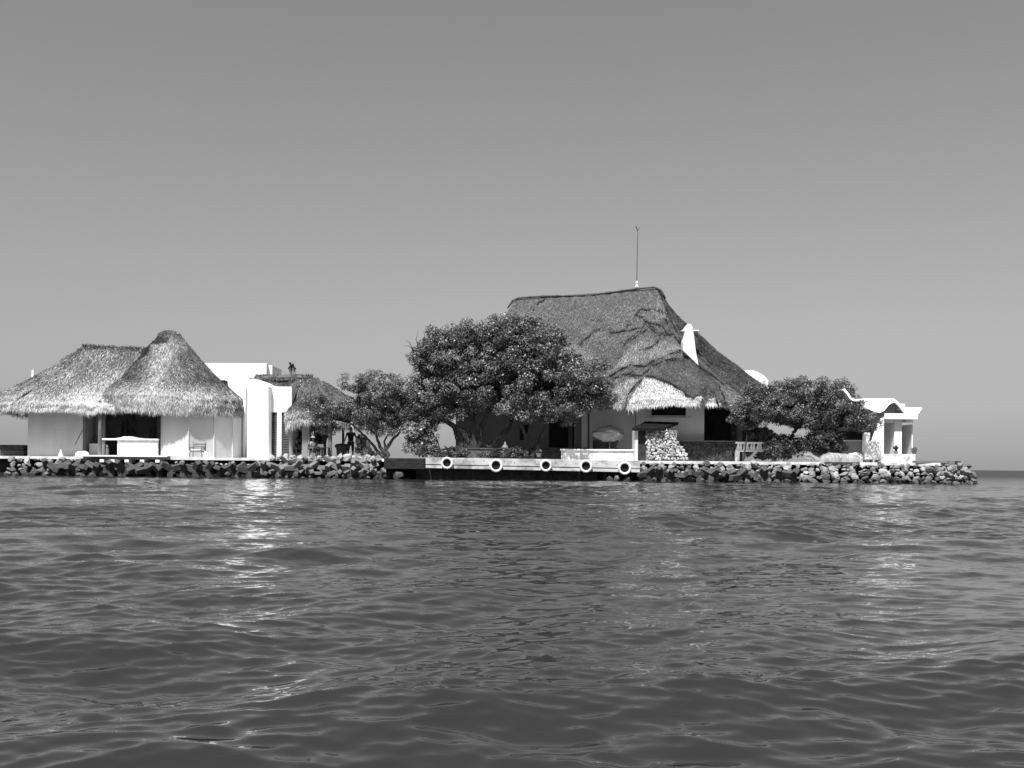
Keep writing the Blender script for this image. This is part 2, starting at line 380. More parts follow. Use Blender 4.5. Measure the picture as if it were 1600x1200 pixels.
        Q = np.concatenate([b + np.array([0, 1, 2, 4])], 0)
        Tr = np.concatenate([b + np.array([4, 2, 3, 3])], 0)
        tv = tint(s, t, P, g)
        me_q = np.concatenate([Q, Tr[:, [0, 1, 2, 2]]])
        # triangles as degenerate-free faces: write separately
        o = poly_mesh(name, V, Q, Tr[:, :3], mat or m_thatch, parent, np.repeat(tv, 5))
        return o
    def lookup(self, px, py):
        if not hasattr(self, '_g'):
            s = np.linspace(0, 1, 900, endpoint=False); t = np.linspace(0, 1, 260); S, T = np.meshgrid(s, t)
            P, D, N, A = self.frame(S.ravel(), T.ravel()); self._g = (P, N, PX(P))
        P, N, q = self._g
        d = (q[:, 0] - px) ** 2 + (q[:, 1] - py) ** 2
        near = np.where(d < max(9.0, d.min() * 1.5))[0]; near = near[P[near, 1] < P[near, 1].min() + .6]
        i = int(near[np.argmin(d[near])]); return Vector(P[i]), Vector(N[i])
def poly_mesh(name, V, Q, T3, mat, parent, tint):
    me = bpy.data.meshes.new(name); V = np.asarray(V, np.float32)
    me.vertices.add(len(V)); me.vertices.foreach_set('co', V.ravel())
    li = np.concatenate([Q.ravel(), T3.ravel()]).astype(np.int32)
    me.loops.add(len(li)); me.loops.foreach_set('vertex_index', li)
    me.polygons.add(len(Q) + len(T3))
    ls = np.concatenate([np.arange(len(Q)) * 4, len(Q) * 4 + np.arange(len(T3)) * 3]).astype(np.int32)
    me.polygons.foreach_set('loop_start', ls); me.update(calc_edges=True)
    a = me.attributes.new('tint', 'FLOAT', 'POINT'); a.data.foreach_set('value', np.asarray(tint, np.float32))
    return link(name, me, mat, parent)
def wob(P, f=1.0, k=0.0):
    return (np.sin(P[:, 0] * 1.7 * f + k) * np.sin(P[:, 2] * 2.1 * f + 1 + k) + 0.6 * np.sin(P[:, 0] * 4.3 * f + P[:, 1] * 2.2 + k) * np.sin(P[:, 2] * 3.7 * f)) * 0.6
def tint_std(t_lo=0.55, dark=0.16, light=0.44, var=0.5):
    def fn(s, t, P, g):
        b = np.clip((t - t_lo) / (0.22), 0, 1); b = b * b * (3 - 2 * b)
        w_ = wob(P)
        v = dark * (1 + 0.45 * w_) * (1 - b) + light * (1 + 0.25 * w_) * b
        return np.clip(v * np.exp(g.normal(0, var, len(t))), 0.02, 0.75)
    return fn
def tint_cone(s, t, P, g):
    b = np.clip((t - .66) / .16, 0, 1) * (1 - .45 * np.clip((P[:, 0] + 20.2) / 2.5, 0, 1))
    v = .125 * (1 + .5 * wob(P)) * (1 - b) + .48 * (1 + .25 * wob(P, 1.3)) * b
    sun_strip = np.exp(-((P[:, 0] + 22.1) / .75) ** 2) * np.clip((P[:, 2] - 5.2) / .8, 0, 1) * np.clip((8.9 - P[:, 2]) / .5, 0, 1)  # sunlit centre strip of the cone, painted into the thatch tint
    v = v + .22 * sun_strip * (1 + .4 * wob(P, 2)); v = np.where((P[:, 2] > 8.55) & (P[:, 2] < 8.95) & (P[:, 0] < -22.2), .05, v)
    lf_ = np.clip((-22.6 - P[:, 0]) / 2.4, 0, 1); v = v * (1 - .5 * lf_); v = np.where((P[:, 0] < -23.2) & (P[:, 1] > 65.9), .03, v)  # shade on the cone's left flank and rim put into the tint
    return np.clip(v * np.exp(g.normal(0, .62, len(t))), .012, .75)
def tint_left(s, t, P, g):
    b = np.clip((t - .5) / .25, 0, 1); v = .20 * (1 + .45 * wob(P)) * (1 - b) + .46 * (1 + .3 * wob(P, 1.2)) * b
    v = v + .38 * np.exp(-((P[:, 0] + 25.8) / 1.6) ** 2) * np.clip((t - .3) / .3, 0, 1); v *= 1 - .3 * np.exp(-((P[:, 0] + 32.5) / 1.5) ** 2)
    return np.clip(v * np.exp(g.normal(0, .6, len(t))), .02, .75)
def rope_on(roof, pts, r, name, parent, mat=m_dark, lift=0.06):
    out = []
    for i in range(len(pts) - 1):
        for k in range(6):
            f = k / 6; a = [pts[i][j] + (pts[i + 1][j] - pts[i][j]) * f for j in (0, 1)]
            p, n = roof.lookup(a[0] + random.uniform(-1.5, 1.5), a[1] + random.uniform(-1.5, 1.5)); out.append(p + n * lift)
    p, n = roof.lookup(*pts[-1]); out.append(p + n * lift)
    rad = [r * random.uniform(0.5, 1.4) for _ in out]; rad[0] = rad[-1] = r * 0.3
    return MB().tube(out, rad, 6).build(name, mat, parent, smooth=True)
def ridge_roll(p0, p1, r, name, parent, sag=0.1, mat=None, n=60, seed=3):
    """a bound roll of thatch along the ridge, built of straw"""
    g = np.random.default_rng(seed); p0, p1 = np.array(p0), np.array(p1); d = (p1 - p0); L_ = np.linalg.norm(d); d /= L_
    N_ = int(700 * L_ * r / 0.2)
    u = g.random(N_); a = g.uniform(-0.4, math.pi + 0.4, N_)
    sd = np.cross(d, [0, 0, 1]); sd /= np.linalg.norm(sd)
    c = p0 + d * (u * L_)[:, None]; c[:, 2] -= sag * 4 * u * (1 - u)
    nrm = sd * np.cos(a)[:, None] + np.array([0, 0, 1]) * np.sin(a)[:, None]
    P = c + nrm * (r * g.uniform(0.7, 1.05, N_))[:, None]
    dr = d * g.normal(0, 0.5, N_)[:, None] + np.cross(nrm, d) * g.choice([-1, 1], N_)[:, None] + nrm * g.uniform(0, .25, N_)[:, None]
    dr /= np.linalg.norm(dr, axis=1, keepdims=True); ln = g.uniform(.12, .3, N_); w_ = 0.02
    sdv = np.cross(dr, nrm)
    V = np.stack([P - sdv * w_, P + sdv * w_, P + dr * ln[:, None] + sdv * w_ * .4, P + dr * ln[:, None] - sdv * w_ * .4], 1).reshape(-1, 3)
    Q = np.arange(N_ * 4).reshape(-1, 4)
    t = np.repeat(np.clip(0.12 * np.exp(g.normal(0, .6, N_)), .01, .6), 4)
    o = np_mesh(name, V, Q, m_thatch, parent, tint=t)
    pts = [tuple(p0 + d * L_ * f - np.array([0, 0, sag * 4 * f * (1 - f)])) for f in np.linspace(0, 1, 9)]
    MB().tube(pts, r * 0.85, 8).build('binding', m_thbase, o, smooth=True)
    return o

def ringpts(c, rx, ry, z, n=64, p=2.0):
    out = []
    for k in range(n):
        a = 2 * math.pi * k / n; ca, sa = math.cos(a), math.sin(a)
        out.append((c[0] + rx * math.copysign(abs(ca) ** (2 / p), ca), c[1] + ry * math.copysign(abs(sa) ** (2 / p), sa), z))
    return out

# ---- hut with hipped thatch at the far left
def hut_left():
    t = thing('thatched_hut', 'plaster hut under a low hipped thatched roof, farthest left on the island', 'hut', (XX(90, 66), 66, GZ))
    Yf = 65.0
    x0, x1 = XX(43, Yf), XX(129, Yf); zt = 4.6
    wl = MB().box(x0, x1, Yf, Yf + 0.25, GZ, zt)
    wl.box(x0, x0 + .25, Yf + .25, 70.2, GZ, zt); wl.box(x0 + .25, -20.2, 70.0, 70.25, GZ, zt)
    wl.box(x1 - .25, x1, Yf + .25, 68, GZ, zt)
    wl.build('wall', m_plaster, t, bevel=0.02)
    # open doorway bay to the right: door leaf, posts, pale block
    MB().box(x1 + .02, XX(133, Yf), Yf + .05, Yf + .17, GZ, zt - .3).build('door_frame', m_wood, t)
    MB().box(x1 + .3, XX(156, Yf + 1.4), Yf + 1.3, Yf + 1.4, GZ + .75, zt - .3).build('door', m_wood, t)
    MB().box(x1 + .2, XX(152, Yf), Yf + .5, Yf + .9, GZ, GZ + .85).build('half_wall', m_white, t, bevel=.03)
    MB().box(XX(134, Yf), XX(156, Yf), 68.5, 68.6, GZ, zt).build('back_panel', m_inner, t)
    R0, R1 = W(133, 544, 67.6), W(240, 549, 67.6)
    ez = 4.05
    ev = chaikin([(-33.5, 63.6, ez + .1), (-26, 63.1, ez - .05), (-19.6, 63.6, ez), (-19.0, 67, ez), (-19.6, 71.6, ez), (-27, 72, ez), (-33.3, 71.6, ez), (-34, 67.5, ez + .1)], 2)
    prof = [(0, 0), (.05, .03), (.25, .25), (.5, .50), (.75, .735), (.93, .88), (.985, .93), (1, 1)]
    rf = Roof((R0, R1), ev, prof, 0.05, 2)
    b = rf.base('roof', m_thbase, t)
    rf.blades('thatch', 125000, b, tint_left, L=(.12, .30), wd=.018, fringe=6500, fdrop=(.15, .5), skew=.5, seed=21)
    ridge_roll(R0 + Vector((-.15, 0, .02)), R1 + Vector((.2, 0, .02)), .16, 'ridge_cap', b, .04)
    MB().tube([W(51.5, 590, 66), W(52, 578, 66)], .09, 8).build('roof_vent', m_white, t)
hut_left()

# ---- round hut with a conical roof
def hut_round():
    t = thing('round_hut', 'round plaster hut under a tall conical thatched roof with an open bar counter', 'hut', (-22.3, 67.5, GZ))
    c = W(265, 649, 67.5); ez = 3.98
    cx = c.x
    ap = W(265, 521, 67.5)
    prof = [(0, -.02), (.06, -.015), (.115, .01), (.15, .06), (.21, .115), (.30, .21), (.42, .345), (.58, .49), (.75, .63), (.90, .755), (.975, .82), (1.0, .90), (1.0, 1.0)]
    ev = []
    for i, p in enumerate(ringpts((cx, 67.5), 4.62, 4.75, ez, 90)):
        a = 2 * math.pi * i / 90
        ev.append((p[0], p[1], ez + .10 * math.sin(3 * a + 1) + .05 * math.sin(8 * a)))
    rf = Roof((ap, ap), ev, prof, 0.045, 5)
    b = rf.base('roof', m_thbase, t)
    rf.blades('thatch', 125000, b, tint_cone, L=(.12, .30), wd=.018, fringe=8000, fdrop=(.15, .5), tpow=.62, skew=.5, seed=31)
    g = MB().lathe((ap.x, ap.y, ap.z - .62), [(.60, 0), (.64, .12), (.56, .26), (.50, .4), (.42, .55), (.25, .66), (.05, .70)], 22)
    cap = g.build('roof_cap', m_thbase, b, smooth=True)
    MB().tube([(ap.x + .60 * math.cos(a), ap.y + .60 * math.sin(a), ap.z - .40 + .03 * math.sin(5 * a)) for a in np.linspace(0, 2 * math.pi, 26)], .045, 6).build('binding', m_dark, cap)
    # faceted wall from the counter round to the right
    pl = [(248.5, 64.0), (294, 63.9), (334, 65.0), (363, 66.3), (377, 67.8), (372, 70.3), (330, 71.5), (262, 71.8), (190, 71.3), (163, 69)]
    P2 = [Vector((XX(a, y), y, 0)) for a, y in pl]
    wl = MB(); cc = Vector((cx, 68, 0)); zt = 4.7
    for i in range(len(P2) - 1):
        a, b2 = P2[i], P2[i + 1]; ai = a + (cc - a).normalized() * .22; bi = b2 + (cc - b2).normalized() * .22
        wl.hexa([(*a.xy, GZ), (*b2.xy, GZ), (*bi.xy, GZ), (*ai.xy, GZ), (*a.xy, zt), (*b2.xy, zt), (*bi.xy, zt), (*ai.xy, zt)])
    wl.build('wall', m_plaster, t)
    for px in (294, 334, 363):
        y = dict(pl)[px] - .02; MB().box(XX(px, y) - .035, XX(px, y) + .035, y - .02, y + .06, GZ, 4.5).build('wall_joint', m_plaster, t)
    Yc = 63.7
    MB().box(XX(186, Yc), XX(246.5, Yc), Yc, Yc + .45, GZ, GZ + 1.03).build('counter', m_plaster, t, bevel=.03)
    MB().box(XX(159, Yc), XX(247.5, Yc), Yc - .1, Yc + .6, GZ + 1.034, GZ + 1.13).build('counter_top', m_white, t, bevel=.02)
    MB().box(XX(183, Yc), XX(186, Yc), Yc + .05, Yc + .9, GZ, GZ + 1.03).build('counter_end', m_white, t)
    for px in (156, 248, 162):
        y = 63.55 if px < 160 else (63.95 if px > 200 else 64.4)
        MB().tube([(XX(px, y), y, GZ), (XX(px, y), y, 4.6)], [.11, .10], 9).build('post', m_wood if px < 200 else m_dark, t)
    Yi = 66.5
    MB().tube([W(197, 712, Yi), W(197, 640, Yi)], .13, 9).build('post', m_dark, t)
    MB().tube([W(213, 682, Yi), W(199, 655, Yi)], .07, 7).build('brace', m_dark, t)
    MB().box(XX(183, Yi), XX(211, Yi), Yi - .3, Yi - .1, W(200, 660, Yi).z, W(200, 645, Yi).z).build('hanging_cabinet', m_dark, t)
    MB().box(XX(232, 65), XX(246, 65), 65, 65.12, GZ + 1.1, 4.5).build('shutter', m_dark, t)
    fr = MB().box(XX(218, 71), XX(229, 71), 70.9, 70.99, W(220, 668, 71).z, W(220, 656, 71).z).build('wall_picture', m_dark, t)
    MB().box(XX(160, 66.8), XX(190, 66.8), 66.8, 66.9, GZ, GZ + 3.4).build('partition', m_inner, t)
    return rf
hut_round()

# things on and beside the bar hut
def beach_chair(px, Y, label):
    x = XX(px, Y); t = thing('beach_chair', label, 'chair', (x, Y, GZ))
    MB().box(x - .33, x + .33, Y - .3, Y + .3, GZ + .34, GZ + .42).build('seat', m_wood, t, bevel=.01)
    bk = MB()
    for k in range(3): bk.hexa([(x - .36, Y + .32 + .05 * k, GZ + .47 + .14 * k), (x + .36, Y + .32 + .05 * k, GZ + .47 + .14 * k), (x + .36, Y + .37 + .05 * k, GZ + .47 + .14 * k), (x - .36, Y + .37 + .05 * k, GZ + .47 + .14 * k), (x - .36, Y + .36 + .05 * k, GZ + .59 + .14 * k), (x + .36, Y + .36 + .05 * k, GZ + .59 + .14 * k), (x + .36, Y + .41 + .05 * k, GZ + .59 + .14 * k), (x - .36, Y + .41 + .05 * k, GZ + .59 + .14 * k)])
    bk.build('backrest', m_wood, t)
    MB().box(x - .28, x + .28, Y - .27, Y + .27, GZ + .424, GZ + .50).build('cushion', m_white, t, bevel=.03)
    for sx in (-1, 1):
        MB().tube([(x + sx * .36, Y - .3, GZ), (x + sx * .34, Y - .26, GZ + .6)], .03, 6).build('leg', m_wood, t)
        MB().tube([(x + sx * .36, Y + .36, GZ), (x + sx * .38, Y + .5, GZ + .95)], .03, 6).build('leg', m_wood, t)
        MB().box(x + sx * .36 - .04, x + sx * .36 + .04, Y - .32, Y + .42, GZ + .60, GZ + .64).build('armrest', m_wood, t)
beach_chair(308, 63.2, 'low wooden beach chair with a white cushion against the curved wall of the round hut')
def drape_cone(px, Y, h, r, name, label, cat, mat):
    p = (XX(px, Y), Y, GZ)
    prof = [(r, 0), (r * .92, h * .12), (r * .55, h * .45), (r * .28, h * .8), (r * .08, h)]
    o = MB().lathe(p, prof, 12).build(name, mat, None, smooth=True); return tag(o, label, cat)
drape_cone(95, 64.4, .45, .16, 'marker_cone', 'small white marker cone standing before the left hut wall', 'cone', m_white)
o = MB().tube([W(110, 708, 64.1), W(129, 672, 64.9)], .028, 7).build('broom_pole', m_wood); tag(o, 'thin pale pole leaning on the left hut wall', 'pole')
def heap(px, Y, w_, d_, h, name, label, cat, mat, seed):
    bm = bmesh.new(); bmesh.ops.create_icosphere(bm, subdivisions=3, radius=1)
    for v in bm.verts:
        n_ = noise.noise(v.co * 1.6 + Vector((seed, 0, 0))); v.co *= 1 + .35 * n_
        v.co = Vector((v.co.x * w_ / 2, v.co.y * d_ / 2, max(v.co.z, -.1) * h))
    me = bpy.data.meshes.new(name); bm.to_mesh(me); bm.free()
    o = link(name, me, mat, None, True); o.location = (XX(px, Y), Y, GZ + .05); return tag(o, label, cat)
heap(128, 64.2, 1.0, .6, .28, 'sandbag', 'slumped white sandbag lying at the foot of the left hut doorway', 'sandbag', m_white, 3)
heap(216, 63.0, 1.9, .5, .26, 'sailcloth_heap', 'long white heap of sailcloth lying below the bar counter', 'cloth', m_white, 8)
heap(238, 63.1, .8, .5, .32, 'sailcloth_heap', 'short white bundle at the right end of the bar counter foot', 'cloth', m_white, 12)
heap(292, 63.2, .40, .35, .42, 'sandbag', 'small upright white sack left of the beach chair', 'sack', m_white, 17)
heap(321, 63.2, .35, .35, .30, 'sandbag', 'tiny white sack right of the beach chair', 'sack', m_white, 19)
heap(203, 63.9, 1.5, .35, .10, 'folded_towel', 'folded white towels lying on the bar counter', 'towels', m_white, 23).location.z = GZ + 1.15
# dark tank and low objects left of the first hut
t = thing('water_tank', 'dark low lidded tank left of the thatched huts', 'tank', (XX(23, 66), 66, GZ))
MB().box(XX(5, 66), XX(42, 66), 65.6, 66.8, GZ, GZ + .38).build('body', m_concd, t, bevel=.05)
MB().box(XX(4, 66), XX(42.5, 66), 65.5, 66.9, GZ + .384, GZ + .72).build('lid', m_dark, t, bevel=.1)
heap(-1, 66.5, .9, .8, .6, 'limewashed_boulder', 'limewashed boulder at the left end beside the dark tank', 'boulder', m_white, 31)
# propane bottle and small goods under the counter opening
t = thing('gas_bottle', 'small gas bottle standing under the bar beside the counter end', 'bottle', (XX(167, 64.6), 64.6, GZ))
MB().lathe((XX(167, 64.6), 64.6, GZ), [(.13, 0), (.15, .05), (.15, .5), (.08, .62)], 14).build('body', m_clay, t, smooth=True)
MB().lathe((XX(167, 64.6), 64.6, GZ + .62), [(.06, 0), (.07, .1), (.03, .14)], 10).build('valve', m_white, t)
t = thing('deck', 'pale plank deck on short white beams in front of the bar hut', 'deck', (XX(205, 62), 62, GZ))
MB().box(XX(120, 61.8), XX(262, 61.8), 61.75, 64.4, GZ + .004, GZ + .09).build('deck_top', m_white, t)
for px in (159, 176, 198, 222, 246):
    MB().box(XX(px, 61.8) - .13, XX(px, 61.8) + .13, 61.80, 63.0, GZ - .34, GZ - .17).build('beam', m_white, t, bevel=.02)

# ---- white flat-roofed building
def white_house():
    t = thing('white_house', 'white flat roofed house with a rounded pilaster behind the round hut', 'house', (XX(400, 69), 69, GZ))
    z = lambda px, py, Y: W(px, py, Y).z
    # main body with a swept parapet
    Yb = 68.4
    pts = [W(335, 712, Yb), W(384, 712, Yb), W(384, 604, Yb), W(421, 604, Yb), W(455, 604, Yb), W(421, 601, Yb), W(410, 596, Yb), W(398, 592.5, Yb), W(353, 592.5, Yb), W(344, 600, Yb), W(335, 602, Yb)]
    bz = GZ
    front = [(XX(330, Yb), Yb, bz), (XX(421, Yb), Yb, bz), (XX(421, Yb), Yb, z(421, 601, Yb)), (XX(412, Yb), Yb, z(412, 597, Yb)), (XX(404, Yb), Yb, z(404, 593.5, Yb)), (XX(396, Yb), Yb, z(396, 592, Yb)), (XX(352, Yb), Yb, z(352, 592.5, Yb)), (XX(330, Yb), Yb, z(330, 593, Yb))]
    MB().prism(front, (0, 4.5, 0)).build('wall', m_white, t)
    # the wing with the shutters
    Yw = 68.0; xw0, xw1 = XX(421.3, Yw), XX(455, Yw)
    wg = MB(); zt = z(440, 604, Yw); zd = z(430, 644, Yw)
    xa, xb, xc, xd = XX(421.6, Yw), XX(432.5, Yw), XX(439.5, Yw), XX(452.5, Yw)
    wg.box(xw0, xw1, Yw, Yw + 3.5, zd, zt)
    wg.box(xb, xc, Yw + .003, Yw + .4, GZ, zd - .003); wg.box(xd, xw1, Yw + .003, Yw + .4, GZ, zd - .003); wg.box(xw0, xw1, Yw + .8, Yw + 3.4, GZ, zd - .003)
    wg.build('wing', m_white, t)
    for a, b in ((xa, xb), (xc, xd)):
        sh = MB().box(a, b, Yw + .16, Yw + .22, GZ, zd - .004).build('shutter', m_dark, t)
        sl = MB(); k = GZ + .08
        while k < zd - .1:
            sl.hexa([(a + .03, Yw + .10, k), (b - .03, Yw + .10, k), (b - .03, Yw + .155, k + .05), (a + .03, Yw + .155, k + .05), (a + .03, Yw + .10, k + .02), (b - .03, Yw + .10, k + .02), (b - .03, Yw + .155, k + .07), (a + .03, Yw + .155, k + .07)]); k += .11
        sl.build('louvre', m_metal, sh)
    # rounded pilaster
    Yp = 67.3; xl, xr = XX(385.5, Yp), XX(420, Yp); r = .26; pp = []
    for k in range(7):
        a = math.pi + (math.pi / 2) * k / 6; pp.append((xl + .1 + .1 * math.cos(a), Yp + .1 + .1 * math.sin(a), GZ))
    for k in range(9):
        a = -math.pi / 2 + (math.pi / 2) * k / 8; pp.append((xr - r + r * math.cos(a), Yp + r + r * math.sin(a), GZ))
    pp += [(xr, Yb - .003, GZ), (xl, Yb - .003, GZ)]
    MB().prism(pp, (0, 0, z(400, 604, Yp) - GZ)).build('pilaster', m_white, t)
    Yt = 72
    MB().box(XX(305, Yt), XX(415.5, Yt), Yt, Yt + 4, 5.0, z(360, 567.5, Yt)).build('tower', m_white, t, bevel=.03)
    MB().box(XX(415.6, Yt + .6), XX(424.5, Yt + .6), Yt + .6, Yt + 3.6, 5.0, z(420, 571, Yt + .6)).build('parapet', m_white, t, bevel=.03)
    MB().box(XX(341, 68), XX(352, 68), 67.7, 68.39, z(345, 597, 68), z(345, 594.5, 68)).build('roof_beam', m_dark, t)
    for px in (384.3,):
        MB().box(XX(381, Yb), XX(384.2, Yb), Yb - .25, Yb - .004, GZ, z(382, 603, Yb)).build('corner_fin', m_white, t)
white_house()

# ---- thatched open pavilion with a log ridge
def palapa():
    t = thing('thatched_pavilion', 'open sided thatched pavilion with a log ridge beside the white house', 'pavilion', (XX(490, 68), 68, GZ))
    R0, R1 = W(392, 591, 71.8), W(487, 591, 71.4)
    ez = 3.55
    ev = [(XX(443, 66.2), 67.2, ez - .1), (XX(447, 66.0), 66.2, ez - .25), (XX(470, 65.9), 65.8, ez), (XX(500, 65.9), 65.7, ez + .15), (XX(535, 66), 65.9, ez), (-8.8, 67.5, ez), (-8.3, 71.5, ez), (-9, 75, ez), (-14, 76.5, ez), (-18.4, 76, ez), (-18.9, 72, ez + 1.6), (XX(392, 70.4), 70.35, 5.5), (XX(420, 70.3), 70.25, 5.4), (XX(440, 70.2), 70.1, 5.0)]
    prof = [(0, 0), (.06, .03), (.25, .20), (.5, .42), (.72, .60), (.9, .76), (.985, .85), (1, 1)]
    rf = Roof((R0, R1), chaikin(ev, 2), prof, .07, 9)
    b = rf.base('roof', m_thbase, t)
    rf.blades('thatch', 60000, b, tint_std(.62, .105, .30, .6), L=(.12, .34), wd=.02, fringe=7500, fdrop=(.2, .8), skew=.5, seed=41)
    MB().tube([W(397, 590.5, 71.2), W(420, 589.5, 71.2), W(455, 589, 71.2), W(489, 590, 71.2)], [.09, .12, .12, .10], 10).build('ridge_log', m_log, b, smooth=True)
    ridge_roll(W(399, 590, 71.3), W(488, 590, 71.3), .13, 'ridge_cap', b, .03, seed=77)
    for px in (470, 446, 432):
        p = W(px, 597, 70.6); MB().tube([p, p + Vector((-.25, -.5, -.6))], .03, 5).build('ridge_stick', m_dark, b)
    for i, (px, w_, Y, m, zt) in enumerate(((455, .26, 66.9, m_greywall, 3.9), (478.5, .48, 66.6, m_greywall, 4.2), (506.5, .27, 67.0, m_dark, 4.2), (515.5, .27, 66.5, m_wood, 4.2), (536, .16, 68, m_dark, 4.2))):
        x = XX(px, Y)
        if w_ > .4: MB().box(x - w_ / 2, x + w_ / 2, Y - .2, Y + .2, GZ, zt).build('pier', m, t, bevel=.02)
        else: MB().tube([(x, Y, GZ), (x, Y, zt)], w_ / 2, 10).build('post', m, t)
    MB().tube([W(452, 655, 66.9), W(540, 655, 66.9)], .09, 8).build('beam', m_dark, t)
    MB().tube([W(472, 655, 66.7), W(486, 648, 66.4)], .07, 8).build('brace', m_dark, t)
    return rf
palapa()

# ---- main house
mainroof = None
def inpoly(q, poly):
    x, y = q[:, 0], q[:, 1]; c = np.zeros(len(q), bool); j = len(poly) - 1
    for i in range(len(poly)):
        xi, yi = poly[i]; xj, yj = poly[j]
        c ^= ((yi > y) != (yj > y)) & (x < (xj - xi) * (y - yi) / (yj - yi + 1e-9) + xi); j = i
    return c
def main_house():
    global mainroof
    t = thing('thatched_house', 'large house under a huge steep thatched roof wrapped in dark netting, centre of the island', 'house', (6, 67, GZ))
    R0, R1 = W(806, 467, 69.5), W(1028, 450, 66.4)
    ez = 4.45
    ev = [(-7.4, 66.4, ez), (-5.6, 64.8, ez), (-1, 63.6, ez), (3.5, 62.7, ez - .1), (5.6, 62.2, ez - .1), (7.2, 61.75, ez - .12), (9, 61.4, ez + .05), (11, 61.4, ez + .10), (12.4, 61.6, ez + .05), (13.2, 62.0, ez - .1), (15.4, 63.0, ez), (17.9, 64.8, ez), (19.0, 67.5, ez), (18.4, 70.2, ez), (15, 72.4, ez), (8, 74, ez), (2, 75.6, ez), (-4.5, 76, ez), (-7.8, 74.5, ez), (-8.4, 70, ez)]
    prof = [(x, x ** .74) for x in np.linspace(0, .93, 15)] + [(.985, .955), (1, 1)]
    prof[0] = (0, 0)
    rf = Roof((R0, R1), chaikin(ev, 2), prof, .06, 1); mainroof = rf
    b = rf.base('roof', m_thbase, t, 260, 60)
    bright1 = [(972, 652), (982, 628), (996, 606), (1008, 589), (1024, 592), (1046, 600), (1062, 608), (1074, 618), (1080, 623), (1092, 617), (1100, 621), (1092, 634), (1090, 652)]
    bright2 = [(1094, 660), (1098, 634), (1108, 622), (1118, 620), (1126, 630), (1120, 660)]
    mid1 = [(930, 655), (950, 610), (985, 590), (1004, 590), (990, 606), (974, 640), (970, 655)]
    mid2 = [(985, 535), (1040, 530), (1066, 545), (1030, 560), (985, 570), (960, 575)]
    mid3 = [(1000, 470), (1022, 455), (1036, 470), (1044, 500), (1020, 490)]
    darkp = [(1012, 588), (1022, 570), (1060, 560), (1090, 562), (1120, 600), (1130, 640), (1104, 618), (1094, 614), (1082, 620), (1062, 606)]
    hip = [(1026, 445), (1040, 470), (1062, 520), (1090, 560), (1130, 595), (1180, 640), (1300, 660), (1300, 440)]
    folds = [[(1027, 448), (1036, 470), (1046, 495), (1060, 524), (1075, 552), (1092, 572)],
             [(993, 490), (1000, 484), (1020, 482), (1040, 488)], [(993, 492), (1006, 497), (1010, 508), (1026, 520), (1042, 519)], [(1042, 487), (1040, 500), (1046, 516)],
             [(955, 520), (975, 517), (1000, 512)], [(974, 540), (990, 528), (1012, 514)], [(1008, 500), (1020, 510), (1024, 518)],
             [(952, 588), (985, 570), (1008, 572), (1025, 562), (1068, 546)], [(985, 586), (1003, 586), (1018, 572), (1040, 562), (1072, 560)], [(1026, 523), (1052, 522)],
             [(1010, 586), (1026, 590), (1050, 600), (1066, 610), (1074, 618), (1082, 622), (1094, 617), (1104, 605)], [(975, 636), (984, 612), (1002, 592)], [(1104, 602), (1116, 616), (1122, 634)],
             [(1092, 572), (1110, 584), (1130, 600)], [(830, 485), (845, 470), (858, 462)], [(905, 540), (925, 520), (940, 512)], [(1096, 628), (1102, 612), (1106, 606)], [(951, 518), (965, 520), (975, 516), (982, 505)], [(976, 535), (990, 524), (1003, 515), (1006, 507)], [(1006, 500), (1020, 505), (1036, 508), (1040, 520)], [(1008, 545), (1020, 540), (1028, 533)], [(1054, 525), (1066, 540)], [(1122, 600), (1130, 620), (1136, 636)], [(1088, 520), (1100, 550), (1114, 572)],  [(940, 606), (960, 590), (990, 580)]]
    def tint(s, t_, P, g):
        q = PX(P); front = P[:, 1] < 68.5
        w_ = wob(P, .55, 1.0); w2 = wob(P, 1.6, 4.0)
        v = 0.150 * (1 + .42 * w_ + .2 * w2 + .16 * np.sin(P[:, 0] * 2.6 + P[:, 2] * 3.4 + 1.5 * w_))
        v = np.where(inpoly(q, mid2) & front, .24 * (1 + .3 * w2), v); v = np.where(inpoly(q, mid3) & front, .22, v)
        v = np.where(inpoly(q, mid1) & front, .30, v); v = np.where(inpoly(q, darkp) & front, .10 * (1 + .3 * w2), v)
        v = np.where(inpoly(q, hip), .062 * (1 + .5 * w2), v)  # dark net on the right hip, its shaded side put into the tint
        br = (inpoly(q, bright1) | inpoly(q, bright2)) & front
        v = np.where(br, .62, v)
        dm = np.full(len(v), 99.)                # torn edges of the net, with crease shadow put into the tint
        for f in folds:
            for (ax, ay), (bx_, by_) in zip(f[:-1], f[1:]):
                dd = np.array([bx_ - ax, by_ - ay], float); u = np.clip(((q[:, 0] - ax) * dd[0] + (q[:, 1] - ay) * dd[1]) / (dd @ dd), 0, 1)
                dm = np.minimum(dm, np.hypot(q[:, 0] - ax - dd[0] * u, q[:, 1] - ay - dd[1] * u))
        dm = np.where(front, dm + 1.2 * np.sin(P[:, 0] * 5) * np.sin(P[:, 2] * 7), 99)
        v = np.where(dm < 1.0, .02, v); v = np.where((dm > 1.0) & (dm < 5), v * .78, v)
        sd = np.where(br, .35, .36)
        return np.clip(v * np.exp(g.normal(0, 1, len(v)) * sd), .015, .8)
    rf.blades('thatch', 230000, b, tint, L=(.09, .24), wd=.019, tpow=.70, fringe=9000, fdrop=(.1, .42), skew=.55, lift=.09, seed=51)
    rp = [R0 + Vector((-.55, .1, -.62)), R0 + Vector((-.22, 0, -.12))] + [R0.lerp(R1, f) + Vector((0, 0, .05 + .05 * math.sin(9 * f) - .10 * math.sin(math.pi * f))) for f in np.linspace(.02, .98, 22)] + [R1 + Vector((.2, -.1, -.15)), R1 + Vector((.45, -.3, -.7))]
